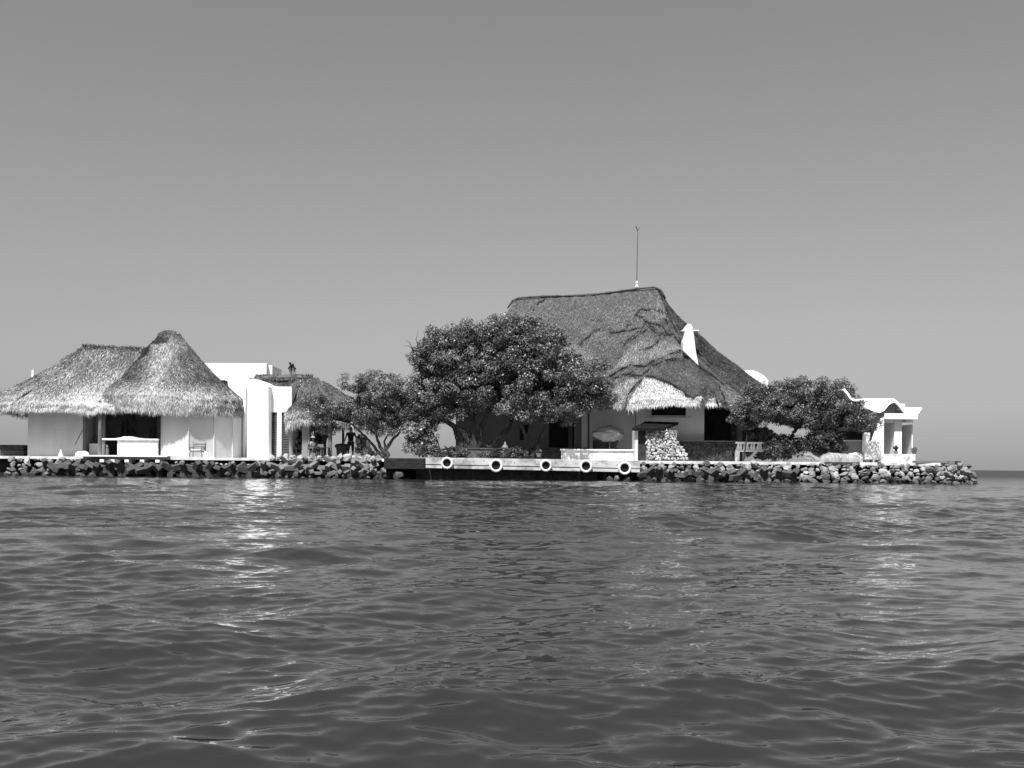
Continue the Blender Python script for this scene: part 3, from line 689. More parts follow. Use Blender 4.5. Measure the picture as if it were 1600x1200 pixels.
    MB().tube(rp, [.04, .07] + [.065 + .03 * math.sin(3.3 * k) for k in range(22)] + [.07, .04], 8).build('ridge_cap', m_thbase, b, smooth=True)
    for k, f in enumerate(folds):
        rope_on(rf, f, .040 if k in (0, 7, 8, 10) else .026, 'net_fold', b, m_dark, .03)
    # chimney
    cp, n_ = rf.lookup(1080, 562); Yc = cp.y + .1
    pr = []
    zb, zt = W(1080, 570, Yc).z, W(1077, 505, Yc).z; cx = XX(1078, Yc); H = zt - zb
    ch = MB()
    P = [W(x, y, Yc - .28) for x, y in ((1092, 572), (1067.5, 548), (1067, 535), (1070, 520), (1070.5, 512), (1074, 506.5), (1077, 505.5), (1080.5, 507), (1083, 513), (1084.5, 524), (1087.5, 548), (1092, 572))][1:]
    ch.prism(P, (0, .75, 0)).build('chimney', m_white, t, bevel=.07)
    MB().box(XX(1063.5, Yc), XX(1090, Yc), Yc - .2, Yc + .35, W(1077, 518, Yc).z, W(1077, 516, Yc).z).build('chimney_collar', m_white, t, bevel=.03)
    # walls
    z = lambda px, py, Y: W(px, py, Y).z
    zt = 5.6
    mb = MB()
    mb.box(XX(712, 66.5), XX(894, 66.5), 66.5, 66.8, GZ, zt)             # long back wall of the porch
    mb.box(XX(712, 66.5), XX(712, 66.5) + .3, 66.8, 73, GZ, zt)
    mb.build('wall', m_greywall, t)
    dr = MB().box(XX(858, 66.3), XX(888, 66.3), 66.42, 66.495, GZ + .4, z(870, 655, 66.3)).build('door', m_black, t)
    MB().box(XX(812, 66.3), XX(826, 66.3), 66.42, 66.495, GZ + 1.3, z(820, 664, 66.3)).build('window', m_black, t)
    w2 = MB()
    w2.box(XX(921, 64.4), XX(992, 64.4), 64.4, 64.65, GZ, zt); w2.box(XX(921, 64.4), XX(921, 64.4) + .25, 64.65, 66.5, GZ, zt)
    w2.build('porch_wall', m_plaster, t)
    x0 = XX(899, 64.9)
    MB().box(XX(897.5, 65.3), XX(908, 65.3), 65.3, 65.7, GZ, zt - .4).build('column', m_greywall, t)
    MB().box(XX(908.5, 64.6), XX(918, 64.6), 64.6, 64.95, GZ, zt).build('column', m_plaster, t, bevel=.02)
    # bay with the window
    Yb = 63.9; a, b_ = XX(994, Yb), XX(1100, Yb); wx0, wx1 = XX(1015, Yb), XX(1073, Yb); wz0, wz1 = z(1040, 649, Yb), z(1040, 628, Yb)
    bay = MB(); bay.box(a, wx0, Yb, Yb + .3, GZ, zt - .5); bay.box(wx1, b_, Yb, Yb + .3, GZ, zt - .5); bay.box(wx0, wx1, Yb, Yb + .3, GZ, wz0)
    bay.box(wx0, wx1, Yb, Yb + .3, wz1, zt - .5); bay.box(a, a + .3, Yb + .3, 66, GZ, zt - .5); bay.box(b_ - .3, b_, Yb + .3, 66, GZ, zt - .5)
    bay.build('bay_wall', m_plaster, t)
    wn = MB().box(wx0 + .01, wx1 - .01, Yb + .14, Yb + .2, wz0, wz1).build('window', m_black, t)
    fr = MB(); fr.box(wx0 - .12, wx0 + .08, Yb - .05, Yb + .1, wz0 - .1, wz1 + .2); fr.build('frame', m_plaster, wn)
    fr = MB(); fr.box(wx1 - .08, wx1 + .12, Yb - .05, Yb + .1, wz0 - .1, wz1 + .2)
    fr.build('frame', m_plaster, wn)
    MB().box(wx0 - .3, wx1 + .3, Yb - .1, Yb - .052, wz0 - .28, wz0 - .12).build('sill', m_plaster, wn, bevel=.01)
    MB().box(wx0 + .06, wx0 + .14, Yb + .1, Yb + .14, wz0, wz1).build('mullion', m_greywall, wn)
    MB().box(XX(978, 64.3), XX(988, 64.3), 64.33, 64.395, z(985, 645, 64.3), z(985, 637, 64.3)).build('vent', m_black, t)
    # right-hand recess: deep shade behind an opening
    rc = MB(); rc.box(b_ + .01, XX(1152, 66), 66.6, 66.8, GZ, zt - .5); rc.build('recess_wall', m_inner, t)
    MB().box(XX(1152, 64.5), XX(1160, 64.5), 64.5, 67, GZ, zt - .5).build('side_wall', m_greywall, t)
    # inner block that closes the house so that no light leaks through
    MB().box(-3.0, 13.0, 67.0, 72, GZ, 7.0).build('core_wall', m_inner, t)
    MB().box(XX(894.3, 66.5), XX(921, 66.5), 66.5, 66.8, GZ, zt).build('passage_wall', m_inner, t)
    # stone steps to the porch
    st = MB()
    for k in range(5): st.box(XX(826 - k * 3, 64), XX(925, 64), 62.9 + .38 * k, 64.9, GZ + .16 * k + .004 * k, GZ + .16 * (k + 1))
    st.build('porch_steps', m_rockd, t, bevel=.02)
main_house()

# antenna on the ridge
def antenna():
    p, n_ = mainroof.lookup(995, 452); Y = p.y
    t = thing('antenna', 'thin tall antenna mast with a small vane on the thatched ridge', 'antenna', W(995, 447, Y))
    MB().lathe(W(995, 449, Y), [(.12, 0), (.10, .1), (.05, .16), (.05, .22), (.08, .26), (.07, .36), (.03, .40)], 10).build('base', m_white, t)
    MB().tube([W(995, 441, Y), W(995.6, 400, Y), W(996.6, 357, Y)], [.034, .028, .018], 6).build('mast', m_metal, t)
    v = MB(); v.tube([W(996.4, 361, Y), W(999.5, 355, Y)], .012, 5); v.tube([W(996.4, 362, Y), W(994.6, 357, Y), W(993.4, 353.6, Y)], [.012, .02, .04], 6)
    v.build('vane', m_black, t)
antenna()

# ---- white low wall, kiosk, rubble walls, balustrade
o = MB().box(XX(877, 61.9), XX(990.5, 61.9), 61.9, 62.2, GZ, W(930, 704, 61.9).z).build('low_wall', m_cap, None, bevel=.02)
t0 = thing('garden_wall', 'low white garden wall with faint square panels along the dock', 'wall', (XX(930, 61.9), 61.9, GZ))
o.parent = t0; o.matrix_parent_inverse = Matrix.Translation(t0.location).inverted(); o.name = 'panel'
MB().box(XX(875.5, 61.9), XX(991, 61.9), 61.8, 62.3, W(930, 704, 61.9).z + .004, W(930, 702, 61.9).z).build('coping', m_white, t0, bevel=.02)
for px in (936, 950, 966):
    MB().box(XX(px, 61.9), XX(px + 9, 61.9), 61.88, 61.897, GZ + .12, GZ + .45).build('inset', m_cap, t0)
def rock_mesh(i, mat):
    bm = bmesh.new(); bmesh.ops.create_icosphere(bm, subdivisions=3, radius=1)
    rr = random.Random(i); sd = Vector((i * 7.3, i * 3.1, 0))
    planes = [(Vector((rr.gauss(0, 1), rr.gauss(0, 1), rr.gauss(0, 1))).normalized(), rr.uniform(.5, .85)) for _ in range(13)]
    for v in bm.verts:
        p = v.co.normalized(); r = 1 + .28 * noise.noise(p * 1.3 + sd)
        q = p * r
        for n_, d in planes:
            e = q.dot(n_) - d
            if e > 0: q -= n_ * e * .95
        q += p * (.12 * noise.noise(p * 3.3 + sd) + .09 * noise.noise(p * 7.5 + sd)); v.co = q
    me = bpy.data.meshes.new('rock'); bm.to_mesh(me); bm.free(); me.materials.append(mat)
    return me
m_slab = M('shaded_roof_slab', .008, .9, .3, 4, .2, 12)  # near-black base stands in for the eave's shade on the slab
m_rock_pale = M('pale_rubble', .42, .95, .35, 3, 1.0, 9, dirt=.6, dscale=2.5)
FACING = [rock_mesh(90 + i, m_rock_pale) for i in range(6)]
def kiosk():
    Y = 61.3
    t = thing('stone_kiosk', 'small rubble stone kiosk with a dark door under a skewed slab roof', 'kiosk', (XX(1020, Y), Y, GZ))
    zt = W(1020, 672, Y).z
    MB().box(XX(1009.5, Y), XX(1058, Y), Y, Y + 1.3, GZ, zt).build('wall', m_stone, t, bevel=.03)
    MB().box(XX(997, Y), XX(1009.2, Y), Y + .12, Y + .18, GZ, zt).build('door', m_dark, t)
    f = MB(); f.box(XX(991.5, Y), XX(996.7, Y), Y - .03, Y + .3, GZ, zt)
    f.build('door_frame', m_plaster, t, bevel=.01)
    MB().box(XX(991.5, Y), XX(1009.2, Y), Y + .31, Y + 1.3, GZ, zt).build('back_wall', m_plaster, t)
    lo = [W(987.5, 673, 60.95), W(1037, 673, 60.95), W(1060, 663.5, 62.6), W(1008, 662, 62.6)]
    MB().hexa([*lo, *[p + Vector((0, 0, .15)) for p in lo]]).build('roof', m_slab, t, bevel=.01)
    # rubble stones facing the front and tailing off to the right
    poly = [(1010, 674), (1034, 674), (1040, 671), (1047, 681), (1058, 687), (1066, 700), (1075, 718), (1010, 719)]
    bm = bmesh.new(); rr = random.Random(4); pts = [(x + rr.uniform(-1.6, 1.6) + (2.2 if r % 2 else 0), y + rr.uniform(-1.2, 1.2)) for r, y in enumerate(np.arange(674, 720, 4.2)) for x in np.arange(1011, 1078, 4.8)]
    ok = inpoly(np.array(pts), poly)
    for (x, y), k in zip(pts, ok):
        if not k: continue
        q = W(x, y, Y - .02 - max(0, (y - 690)) * .006); t_ = bmesh.new(); t_.from_mesh(FACING[rr.randrange(6)])
        sc_ = rr.uniform(.07, .125); t_.transform(Matrix.LocRotScale(q, Matrix.Rotation(rr.uniform(0, 6.28), 3, 'Y'), Vector((sc_ * 1.25, sc_ * .9, sc_)))); m2_ = bpy.data.meshes.new('tmp'); t_.to_mesh(m2_); t_.free(); bm.from_mesh(m2_); bpy.data.meshes.remove(m2_)
    me = bpy.data.meshes.new('stone_facing'); bm.to_mesh(me); bm.free(); link('stone_facing', me, m_rock_pale, t, True)
    MB().prism([W(1058.3, 719, Y + .1), W(1074, 719, Y + .1), W(1065, 700, Y + .1), W(1058.3, 688, Y + .1)], (0, .5, 0)).build('side_wall', m_stone, t)
kiosk()
t = thing('stone_wall', 'dark rubble stone wall in shade right of the kiosk', 'wall', (XX(1105, 61.9), 61.9, GZ))
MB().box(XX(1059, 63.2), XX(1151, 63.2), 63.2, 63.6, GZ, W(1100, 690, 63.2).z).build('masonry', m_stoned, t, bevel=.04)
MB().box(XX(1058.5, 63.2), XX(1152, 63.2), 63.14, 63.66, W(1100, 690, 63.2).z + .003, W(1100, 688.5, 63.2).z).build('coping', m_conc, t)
def balustrade():
    Y = 62.2; t = thing('balustrade', 'white pierced stone balustrade left of the spreading right tree', 'balustrade', (XX(1180, Y), Y, GZ))
    z0, z1, z2, z3 = W(1180, 706, Y).z, W(1180, 703.5, Y).z, W(1180, 693.5, Y).z, W(1180, 690.5, Y).z
    xa, xb = XX(1150, Y), XX(1212, Y)
    MB().box(xa, xb, Y - .02, Y + .26, z2, z3).build('top_rail', m_white, t, bevel=.02)
    MB().box(xa, xb, Y - .02, Y + .26, z0, z1).build('bottom_rail', m_white, t, bevel=.02)
    n = 12
    for k in range(n):
        x = xa + (xb - xa) * (k + .5) / n
        MB().hexa([(x - .09, Y + .06, z1), (x + .09, Y + .06, z1), (x + .09, Y + .2, z1), (x - .09, Y + .2, z1), (x - .03 + .08 * (-1) ** k, Y + .06, z2), (x + .1 + .06 * (-1) ** k, Y + .06, z2), (x + .1 + .06 * (-1) ** k, Y + .2, z2), (x - .03 + .08 * (-1) ** k, Y + .2, z2)]).build('baluster', m_white, t)
    for x in (xa + .1, xb - .1): MB().box(x - .12, x + .12, Y, Y + .24, GZ, z0).build('foot', m_white, t)
balustrade()
# covered boat on trestle table by the porch wall
def covered_boat():
    Y = 63.4; t = thing('covered_table', 'dark table with a bulky pale canvas cover on top by the porch wall', 'table', (XX(950, Y), Y, GZ))
    x0, x1 = XX(927, Y), XX(966, Y); zt = W(950, 688, Y).z
    MB().box(x0, x1, Y - .35, Y + .45, zt - .5, zt).build('table_top', m_dark, t)
    for x in (x0 + .1, x1 - .1):
        for y in (Y - .25, Y + .35): MB().box(x - .05, x + .05, y - .05, y + .05, GZ, zt - .502).build('leg', m_dark, t)
    MB().tube([(XX(952.5, Y - .5), Y - .5, GZ), (XX(952.5, Y - .5), Y - .5, zt)], .025, 7).build('prop', m_greywall, t)
    bm = bmesh.new(); bmesh.ops.create_icosphere(bm, subdivisions=4, radius=1)
    c = W(950.5, 678, Y)
    for v in bm.verts:
        p = v.co.copy(); f = noise.noise(Vector((p.x * 1.1, p.y * 1.3, p.z * 2)) * 1.5) * .22 + abs(noise.noise(Vector((p.x * 2.2 + p.z * 3, p.y, 3)))) * .15
        ax = 1.03 * (1 - .12 * max(0, p.z)); zz = p.z * (.48 if p.z > 0 else .62)
        if p.z > 0: zz *= (1 - .25 * abs(p.x - .1))
        else: zz *= (1 - .3 * max(0, -p.x))
        v.co = Vector((p.x * ax * (1 + f * .4), p.y * .55 * (1 + f), zz * (1 + f * 1.2))) + c
    me = bpy.data.meshes.new('canvas_cover'); bm.to_mesh(me); bm.free(); link('canvas_cover', me, m_tarp, t)
covered_boat()

# ---- vaulted gable behind the big roof
Yg = 79.0
pl = [W(1163, 640, Yg), W(1163, 579, Yg), W(1172, 578.2, Yg), W(1180, 579.5, Yg), W(1188, 583, Yg), W(1195, 588, Yg), W(1200.5, 594.5, Yg), W(1200.5, 640, Yg)]
t = thing('vaulted_house', 'white curved gable rising behind the big roof above the trees', 'house', (XX(1182, Yg), Yg, GZ))
MB().prism(pl, (0, 3.5, 0)).build('vault', m_white, t)
MB().box(XX(1164, Yg), XX(1200, Yg), Yg + .2, Yg + 3.4, GZ, W(1180, 640.5, Yg).z).build('wall', m_greywall, t)

# ---- white pavilion with wavy vaults on the right
def pavilion():
    t = thing('white_pavilion', 'white pavilion with wavy vaulted roofs at the right end of the island', 'pavilion', (XX(1395, 61), 61, GZ))
    def shell(pts, Y, depth, th, name, mat=m_white):
        n = len(pts); up = [W(x, y, Y) for x, y in pts]; lo = []
        for i in range(n):
            d = (up[min(i + 1, n - 1)] - up[max(i - 1, 0)]).normalized(); nn = Vector((d.z, 0, -d.x)); lo.append(up[i] + nn * th)
        # strip of quads front, extruded back
        mb = MB(); D = Vector((0, depth, 0))
        vv = up + lo + [p + D for p in up] + [p + D for p in lo]; ff = []
        for i in range(n - 1):
            ff += [(i, i + 1, n + i + 1, n + i), (2 * n + i, 3 * n + i, 3 * n + i + 1, 2 * n + i + 1), (i, 2 * n + i, 2 * n + i + 1, i + 1), (n + i, n + i + 1, 3 * n + i + 1, 3 * n + i)]
        ff += [(0, n, 3 * n, 2 * n), (n - 1, 3 * n - 1, 4 * n - 1, 2 * n - 1)]
        mb.add(vv, ff); return mb.build(name, mat, t, smooth=False)
    def curve(pts, k=6):
        out = []
        for i in range(len(pts) - 1):
            p0 = pts[max(i - 1, 0)]; p1 = pts[i]; p2 = pts[i + 1]; p3 = pts[min(i + 2, len(pts) - 1)]
            for j in range(k):
                u = j / k; out.append(tuple(.5 * (2 * p1[c] + (p2[c] - p0[c]) * u + (2 * p0[c] - 5 * p1[c] + 4 * p2[c] - p3[c]) * u * u + (3 * p1[c] - p0[c] - 3 * p2[c] + p3[c]) * u ** 3) for c in (0, 1)))
        return out + [pts[-1]]
    Y = 59.5
    wave = curve([(1344, 640), (1356, 639), (1364, 642), (1374, 644.3), (1381, 642), (1387, 635), (1392, 630.5), (1397, 628.8), (1402, 631), (1407, 637), (1412, 643.5), (1415.5, 645.5)])
    n = len(wave); fr_ = [W(x, y, Y) for x, y in wave]; bk_ = [W(1346 + 59 * i / (n - 1), 622.6 + 7 * max(0, i / (n - 1) - .86) / .14, Y + 2.2) for i in range(n)]
    end_ = [p + Vector((0, 3.0, -.15)) for p in bk_]; T = Vector((0, .02, -.12))
    rows = [fr_, bk_, end_, [p + T for p in end_], [p + T for p in bk_], [p + Vector((0, .1, -.03)) for p in fr_]]
    mb = MB(); vv = [p for r in rows for p in r]; ff = []
    for k in range(6):
        k2 = (k + 1) % 6
        for i in range(n - 1): ff.append((k * n + i, k * n + i + 1, k2 * n + i + 1, k2 * n + i))
    ff += [tuple(k * n for k in range(6)), tuple(k * n + n - 1 for k in range(5, -1, -1))]
    mb.add(vv, ff).build('wave_vault', m_white, t)
    shell(curve([(1320, 607), (1326, 614), (1333, 622.5), (1347, 622.8)]), 59.4, 1.8, .13, 'horn')
    MB().prism([W(x, y, Y + 1.5) for x, y in ((1369, 660), (1416, 660), (1416, 646.5), (1410, 641), (1404, 633), (1397, 630.5), (1390, 633), (1382, 641), (1369, 646.2))], (0, .15, 0)).build('tympanum', m_plaster, t)
    MB().box(XX(1407, Y + .8), XX(1413.5, Y + .8), Y + .8, Y + 2, W(1410, 642, Y + .8).z, W(1410, 631, Y + .8).z).build('roof_step', m_white, t)
    # side vault to the right with its fascia
    z0, z1 = W(1410, 655, Y).z, W(1410, 646, Y).z
    MB().box(XX(1382, Y), XX(1434, Y), Y, Y + .14, z0, z1).build('fascia', m_white, t, bevel=.01)
    MB().box(XX(1382, Y), XX(1430, Y), Y + .145, Y + 2.6, z0 + .06, z0 + .16).build('soffit', m_white, t)
    yc = Y + .75; zc = W(1430, 636.3, Y + .75).z
    prof = [(Y + .0, z1 - .02), (Y + .1, z1 + .12), (Y + .3, zc - .12), (yc - .2, zc - .02), (yc + .2, zc), (yc + .9, zc - .1), (yc + 1.4, z1), (yc + 1.5, z0)]
    ex = [1435, 1438, 1443, 1446, 1447, 1448, 1449, 1449]
    mb = MB(); n = len(prof); inn = [(y + (.10 if i < 4 else -.10), z - .10) for i, (y, z) in enumerate(prof)]
    vv = [(XX(1413.5, Y), y, z) for y, z in prof] + [(XX(1413.5, Y), y, z) for y, z in inn] + [(XX(e, Y), y, z) for e, (y, z) in zip(ex, prof)] + [(XX(e, Y), y, z) for e, (y, z) in zip(ex, inn)]
    ff = []
    for i in range(n - 1):
        a, b = i, i + 1; ff += [(a, b, 2 * n + b, 2 * n + a), (n + a, 3 * n + a, 3 * n + b, n + b), (a, n + a, n + b, b), (2 * n + a, 2 * n + b, 3 * n + b, 3 * n + a)]
    ff += [(0, 2 * n, 3 * n, n), (n - 1, 2 * n - 1, 4 * n - 1, 3 * n - 1)]
    mb.add(vv, ff).build('side_vault', m_white, t, bevel=.01)
    # deep fin walls whose left faces catch the sun
    def pier(pxl, pxr, Ya, Yb, pyt, name='fin_wall', mat=m_white):
        return MB().box(XX(pxl, Ya), XX(pxr, Ya), Ya, Yb, GZ, W(pxl, pyt, Ya).z).build(name, mat, t, bevel=.015)
    Yf = Y + .42
    pier(1397.5, 1409, Yf, 62.6, 654.6)
    pier(1424.5, 1426.2, Yf + .1, 62.3, 663)
    pier(1379, 1381, Yf - .3, 62.6, 654.6)
    pier(1351, 1359.5, 60.0, 60.4, 676)
    MB().box(XX(1381, 62.6), XX(1409, 62.6), 62.62, 62.8, GZ, W(1380, 656, 62.6).z).build('back_wall', m_white, t)
    MB().box(XX(1381.2, Yf), XX(1397.3, Yf), Yf + .05, Yf + .25, W(1390, 660.5, Yf).z, W(1390, 654.6, Yf).z).build('lintel', m_white, t)
    # sloping buttress left, ledge and dark louvred window
    MB().prism([W(1351, 718, 59.6), W(1381, 718, 59.6), W(1381, 653, 59.6), W(1377, 653, 59.6), W(1373, 660, 59.6), W(1363, 688, 59.6), W(1360, 690, 59.6), W(1351, 690, 59.6)], (0, .2, 0)).build('buttress', m_white, t)
    MB().box(XX(1310, 61), XX(1352, 61), 61, 61.25, GZ, W(1330, 690, 61).z).build('low_wall', m_plaster, t)
    MB().box(XX(1308, 60.8), XX(1356, 60.8), 60.75, 61.3, W(1330, 690, 61).z + .003, W(1330, 687.5, 61).z).build('ledge', m_white, t, bevel=.02)
    wn = MB().box(XX(1312, 61.2), XX(1350, 61.2), 61.3, 61.36, W(1330, 687.3, 61.2).z, W(1330, 674, 61.2).z).build('window', m_metal, t)
    lv = MB(); zz = W(1330, 687, 61.2).z
    for k in range(5): lv.box(XX(1313, 61.2), XX(1349, 61.2), 61.24, 61.29, zz + .1 * k, zz + .1 * k + .05)
    lv.build('louvre', m_dark, wn)
    MB().box(XX(1285, 62), XX(1352, 62), 61.5, 64, GZ, W(1330, 650, 62).z).build('room', m_white, t)
    return t
pavilion()
o = MB().box(XX(1377, 59.2), XX(1431, 59.2), 59.2, 59.45, GZ - .1, W(1400, 709.5, 59.2).z).build('terrace_parapet', M('stained_blockwork', .62, .9, .2, 4, .5, 14, dirt=.55, dscale=2.4), None, bevel=.02)
tag(o, 'stained pale block parapet in front of the vaulted pavilion', 'wall')
heap(1334, 59.9, 1.1, .8, .55, 'limewashed_boulder', 'rounded limewashed boulder below the dark louvred window', 'boulder', m_white, 51)
def statue():
    Y = 59.32; b = W(1400, 709.3, Y); t = thing('cross_planter', 'small dark cross shaped cactus in a pot on the block parapet', 'cactus', b)
    MB().lathe(b, [(.09, 0), (.12, .16), (.10, .17)], 10).build('pot', m_clay, t)
    mb = MB(); mb.tube([b + Vector((0, 0, .15)), b + Vector((.01, 0, .3)), b + Vector((0, 0, .49))], [.075, .085, .06], 8)
    mb.tube([b + Vector((0, 0, .28)), b + Vector((-.12, 0, .33)), b + Vector((-.13, 0, .43))], [.05, .05, .04], 7); mb.tube([b + Vector((0, 0, .3)), b + Vector((.11, 0, .34)), b + Vector((.12, 0, .42))], [.05, .05, .04], 7)
    mb.build('stem', m_black, t, smooth=True)
statue()
def potplant(px, py, Y, r, h, label, seed):
    b = W(px, py, Y); t = thing('potted_plant', label, 'plant', b)
    MB().lathe(b, [(r * .7, 0), (r, h * .4), (r * 1.08, h * .42), (r * 1.08, h * .5), (r * .9, h * .5)], 12).build('pot', m_clay, t)
    g = np.random.default_rng(seed); leaf_cloud('foliage', t, [(b + Vector((0, 0, h * .8)), r * 1.3)], 120, .09, g, .07)

# ------------------------------------------------------------------ foliage
def leaf_cloud(name, parent, clumps, per, size, g, tint, up=0.5, mat=None, tvar=0.35, aspect=0.6):
    cs = np.array([tuple(c) for c, r in clumps]); rs = np.array([r for c, r in clumps])
    n = len(cs) * per
    ci = np.repeat(np.arange(len(cs)), per)
    d = g.normal(0, 1, (n, 3)); d /= np.linalg.norm(d, axis=1, keepdims=True)
    rad = rs[ci] * g.uniform(.25, 1.0, n) ** .45
    P = cs[ci] + d * rad[:, None] * np.array([1.1, 1.1, .85])
    nr = d * .8 + np.array([0, 0, up]) + g.normal(0, .55, (n, 3)); nr /= np.linalg.norm(nr, axis=1, keepdims=True)
    a = np.cross(nr, g.normal(0, 1, (n, 3))); a /= np.linalg.norm(a, axis=1, keepdims=True) + 1e-9
    b = np.cross(nr, a)
    s = size * g.uniform(.45, 1.5, n)
    A = a * (s * .5)[:, None]; B = b * (s * .5 * aspect)[:, None]
    bend = nr * (s * .12)[:, None]
    V = np.stack([P - A, P - B * .9 - bend * .3, P + A - bend, P + B * .9 - bend * .3], 1).reshape(-1, 3)
    Q = np.arange(n * 4).reshape(-1, 4)
    ct = np.exp(g.normal(0, .36, len(cs)))[ci]
    tv = np.clip(tint * ct * np.exp(g.normal(0, tvar, n)), .005, .5)
    return np_mesh(name, V, Q, mat or m_leaf, parent, tint=np.repeat(tv, 4))
potplant(1428, 709.3, 59.32, .14, .30, 'small dark potted plant at the right end of the block parapet', 3)

def tree(name, label, cat, stems, lobes, Y, nclump, per, leaf, tint, seed, clump=(.28, .55), group=None, bare=(), shell=.55, trunk_mat=None):
    """stems: lists of (px, py, radius); lobes: (px, py, rx, rz in px, dY, depth)"""
    g = np.random.default_rng(seed); rnd = random.Random(seed)
    b = W(stems[0][0][0], stems[0][0][1], Y); t = thing(name, label, cat, (b.x, b.y, GZ), group)
    k = Y / F
    wt = np.array([l[2] * l[3] * l[5] for l in lobes]) ** .8; wt /= wt.sum()
    clumps = []
    L = []
    for l in lobes: L.append((np.array(W(l[0], l[1], Y + l[4])), np.array([l[2] * k, l[5], l[3] * k])))
    for i in range(nclump):
        c, ax = L[g.choice(len(lobes), p=wt)]
        d = g.normal(0, 1, 3); d /= np.linalg.norm(d); r = g.uniform(shell, 1.0) ** .8
        if d[2] < -.2: r *= .85
        p = c + d * ax * r
        if p[2] < GZ + .1: continue
        clumps.append((Vector(p), g.uniform(*clump)))
    leaf_cloud('crown', t, clumps, per, leaf, g, tint)
    # trunks and limbs
    tops = []
    tr = MB()
    for st in stems:
        pts = []; rad = []
        for (x, y, r) in st:
            p = W(x, y, Y); p.y += rnd.uniform(-.15, .15); pts.append(p); rad.append(r)
        q = []; rr = []
        for i in range(len(pts) - 1):
            for j in range(5):
                u = j / 5; w_ = .04 * math.sin(7 * u + i)
                q.append(pts[i].lerp(pts[i + 1], u) + Vector((rnd.uniform(-.03, .03), rnd.uniform(-.03, .03), 0))); rr.append(rad[i] + (rad[i + 1] - rad[i]) * u)
        q.append(pts[-1]); rr.append(rad[-1]); tr.tube(q, rr, 9); tops.append((q[-1], rr[-1]))
    tr.build('trunk', trunk_mat or m_bark, t, smooth=True)
    br = MB()
    for i in range(0, len(clumps), max(1, len(clumps) // 70)):
        c = clumps[i][0]; p, r = min(tops, key=lambda a: (a[0] - c).length)
        m_ = p.lerp(c, .5) + Vector((rnd.uniform(-.3, .3), rnd.uniform(-.3, .3), rnd.uniform(-.1, .35)))
        br.tube([p, p.lerp(m_, .5) + Vector((0, 0, .05)), m_, c], [min(r, .07), .05, .035, .012], 5)
    for pl in bare:
        br.tube([W(x, y, Y - .3) for x, y in pl], [.03 - .022 * i / (len(pl) - 1) for i in range(len(pl))], 5)
    br.build('branch', trunk_mat or m_bark, t, smooth=True)
    return t

tree('spreading_tree', 'feathery dark tree with thin forked stems between the pavilion and the big trees', 'tree',
     [[(607, 714, .16), (602, 704, .13), (612, 688, .09), (625, 675, .06)], [(604, 712, .13), (594, 698, .10), (588, 682, .08), (588, 664, .06)], [(600, 714, .12), (590, 706, .10), (577, 688, .08), (560, 672, .06), (548, 662, .04)], [(592, 706, .09), (583, 714, .06)], [(588, 680, .07), (575, 668, .05), (562, 660, .04)], [(602, 704, .08), (600, 690, .06), (612, 664, .05)]],
     [(590, 610, 40, 34, 0, 1.6), (570, 645, 46, 24, .2, 1.5), (625, 640, 48, 30, .3, 1.6), (520, 635, 40, 22, 0, 1.3), (655, 655, 38, 26, .3, 1.4), (550, 600, 20, 16, 0, .9), (495, 640, 26, 24, -.2, 1.0), (508, 665, 26, 14, 0, .9), (640, 612, 30, 24, .2, 1.3), (600, 668, 34, 16, .2, 1.0), (684, 640, 26, 26, .3, 1.2), (645, 670, 24, 11, .2, 1.0), (622, 662, 22, 11, .2, 1.0), (672, 662, 20, 13, .3, 1.0)], 63.6, 500, 140, .095, .105, 5, (.22, .42))
tree('sea_grape_tree', 'big round leafed tree fanning out from several thick stems on the dock', 'tree',
     [[(738, 714, .30), (735, 695, .24), (724, 675, .20), (700, 660, .15), (684, 652, .10)], [(742, 714, .26), (742, 690, .20), (740, 665, .16), (735, 640, .12)], [(746, 712, .24), (750, 690, .17), (752, 665, .14), (765, 640, .11)], [(734, 714, .22), (722, 700, .16), (712, 680, .11), (708, 665, .08)], [(762, 700, .20), (780, 685, .18), (795, 668, .16), (802, 650, .12)], [(730, 712, .2), (728, 690, .15), (738, 668, .12), (742, 645, .1)]],
     [(735, 560, 70, 50, .3, 2.4), (690, 560, 44, 44, .3, 1.8), (740, 610, 70, 36, 0, 2.2), (690, 610, 44, 32, 0, 1.6), (745, 518, 34, 20, .4, 1.4), (700, 530, 44, 22, .4, 1.5), (790, 530, 50, 38, .6, 2.0), (770, 580, 50, 40, .3, 2.2), (715, 645, 40, 12, 0, 1.2), (662, 570, 20, 30, .2, 1.1)], 62.9, 580, 135, .125, .108, 6, (.25, .5),
     bare=[[(662, 545), (648, 548), (638, 540), (631, 541)], [(655, 548), (650, 530), (654, 516)], [(672, 530), (668, 518), (672, 508)], [(645, 546), (640, 535), (634, 532)], [(680, 525), (690, 512), (700, 506)], [(650, 565), (643, 572)], [(652, 580), (644, 583), (641, 590)], [(660, 540), (664, 524), (660, 516)]], shell=.6)
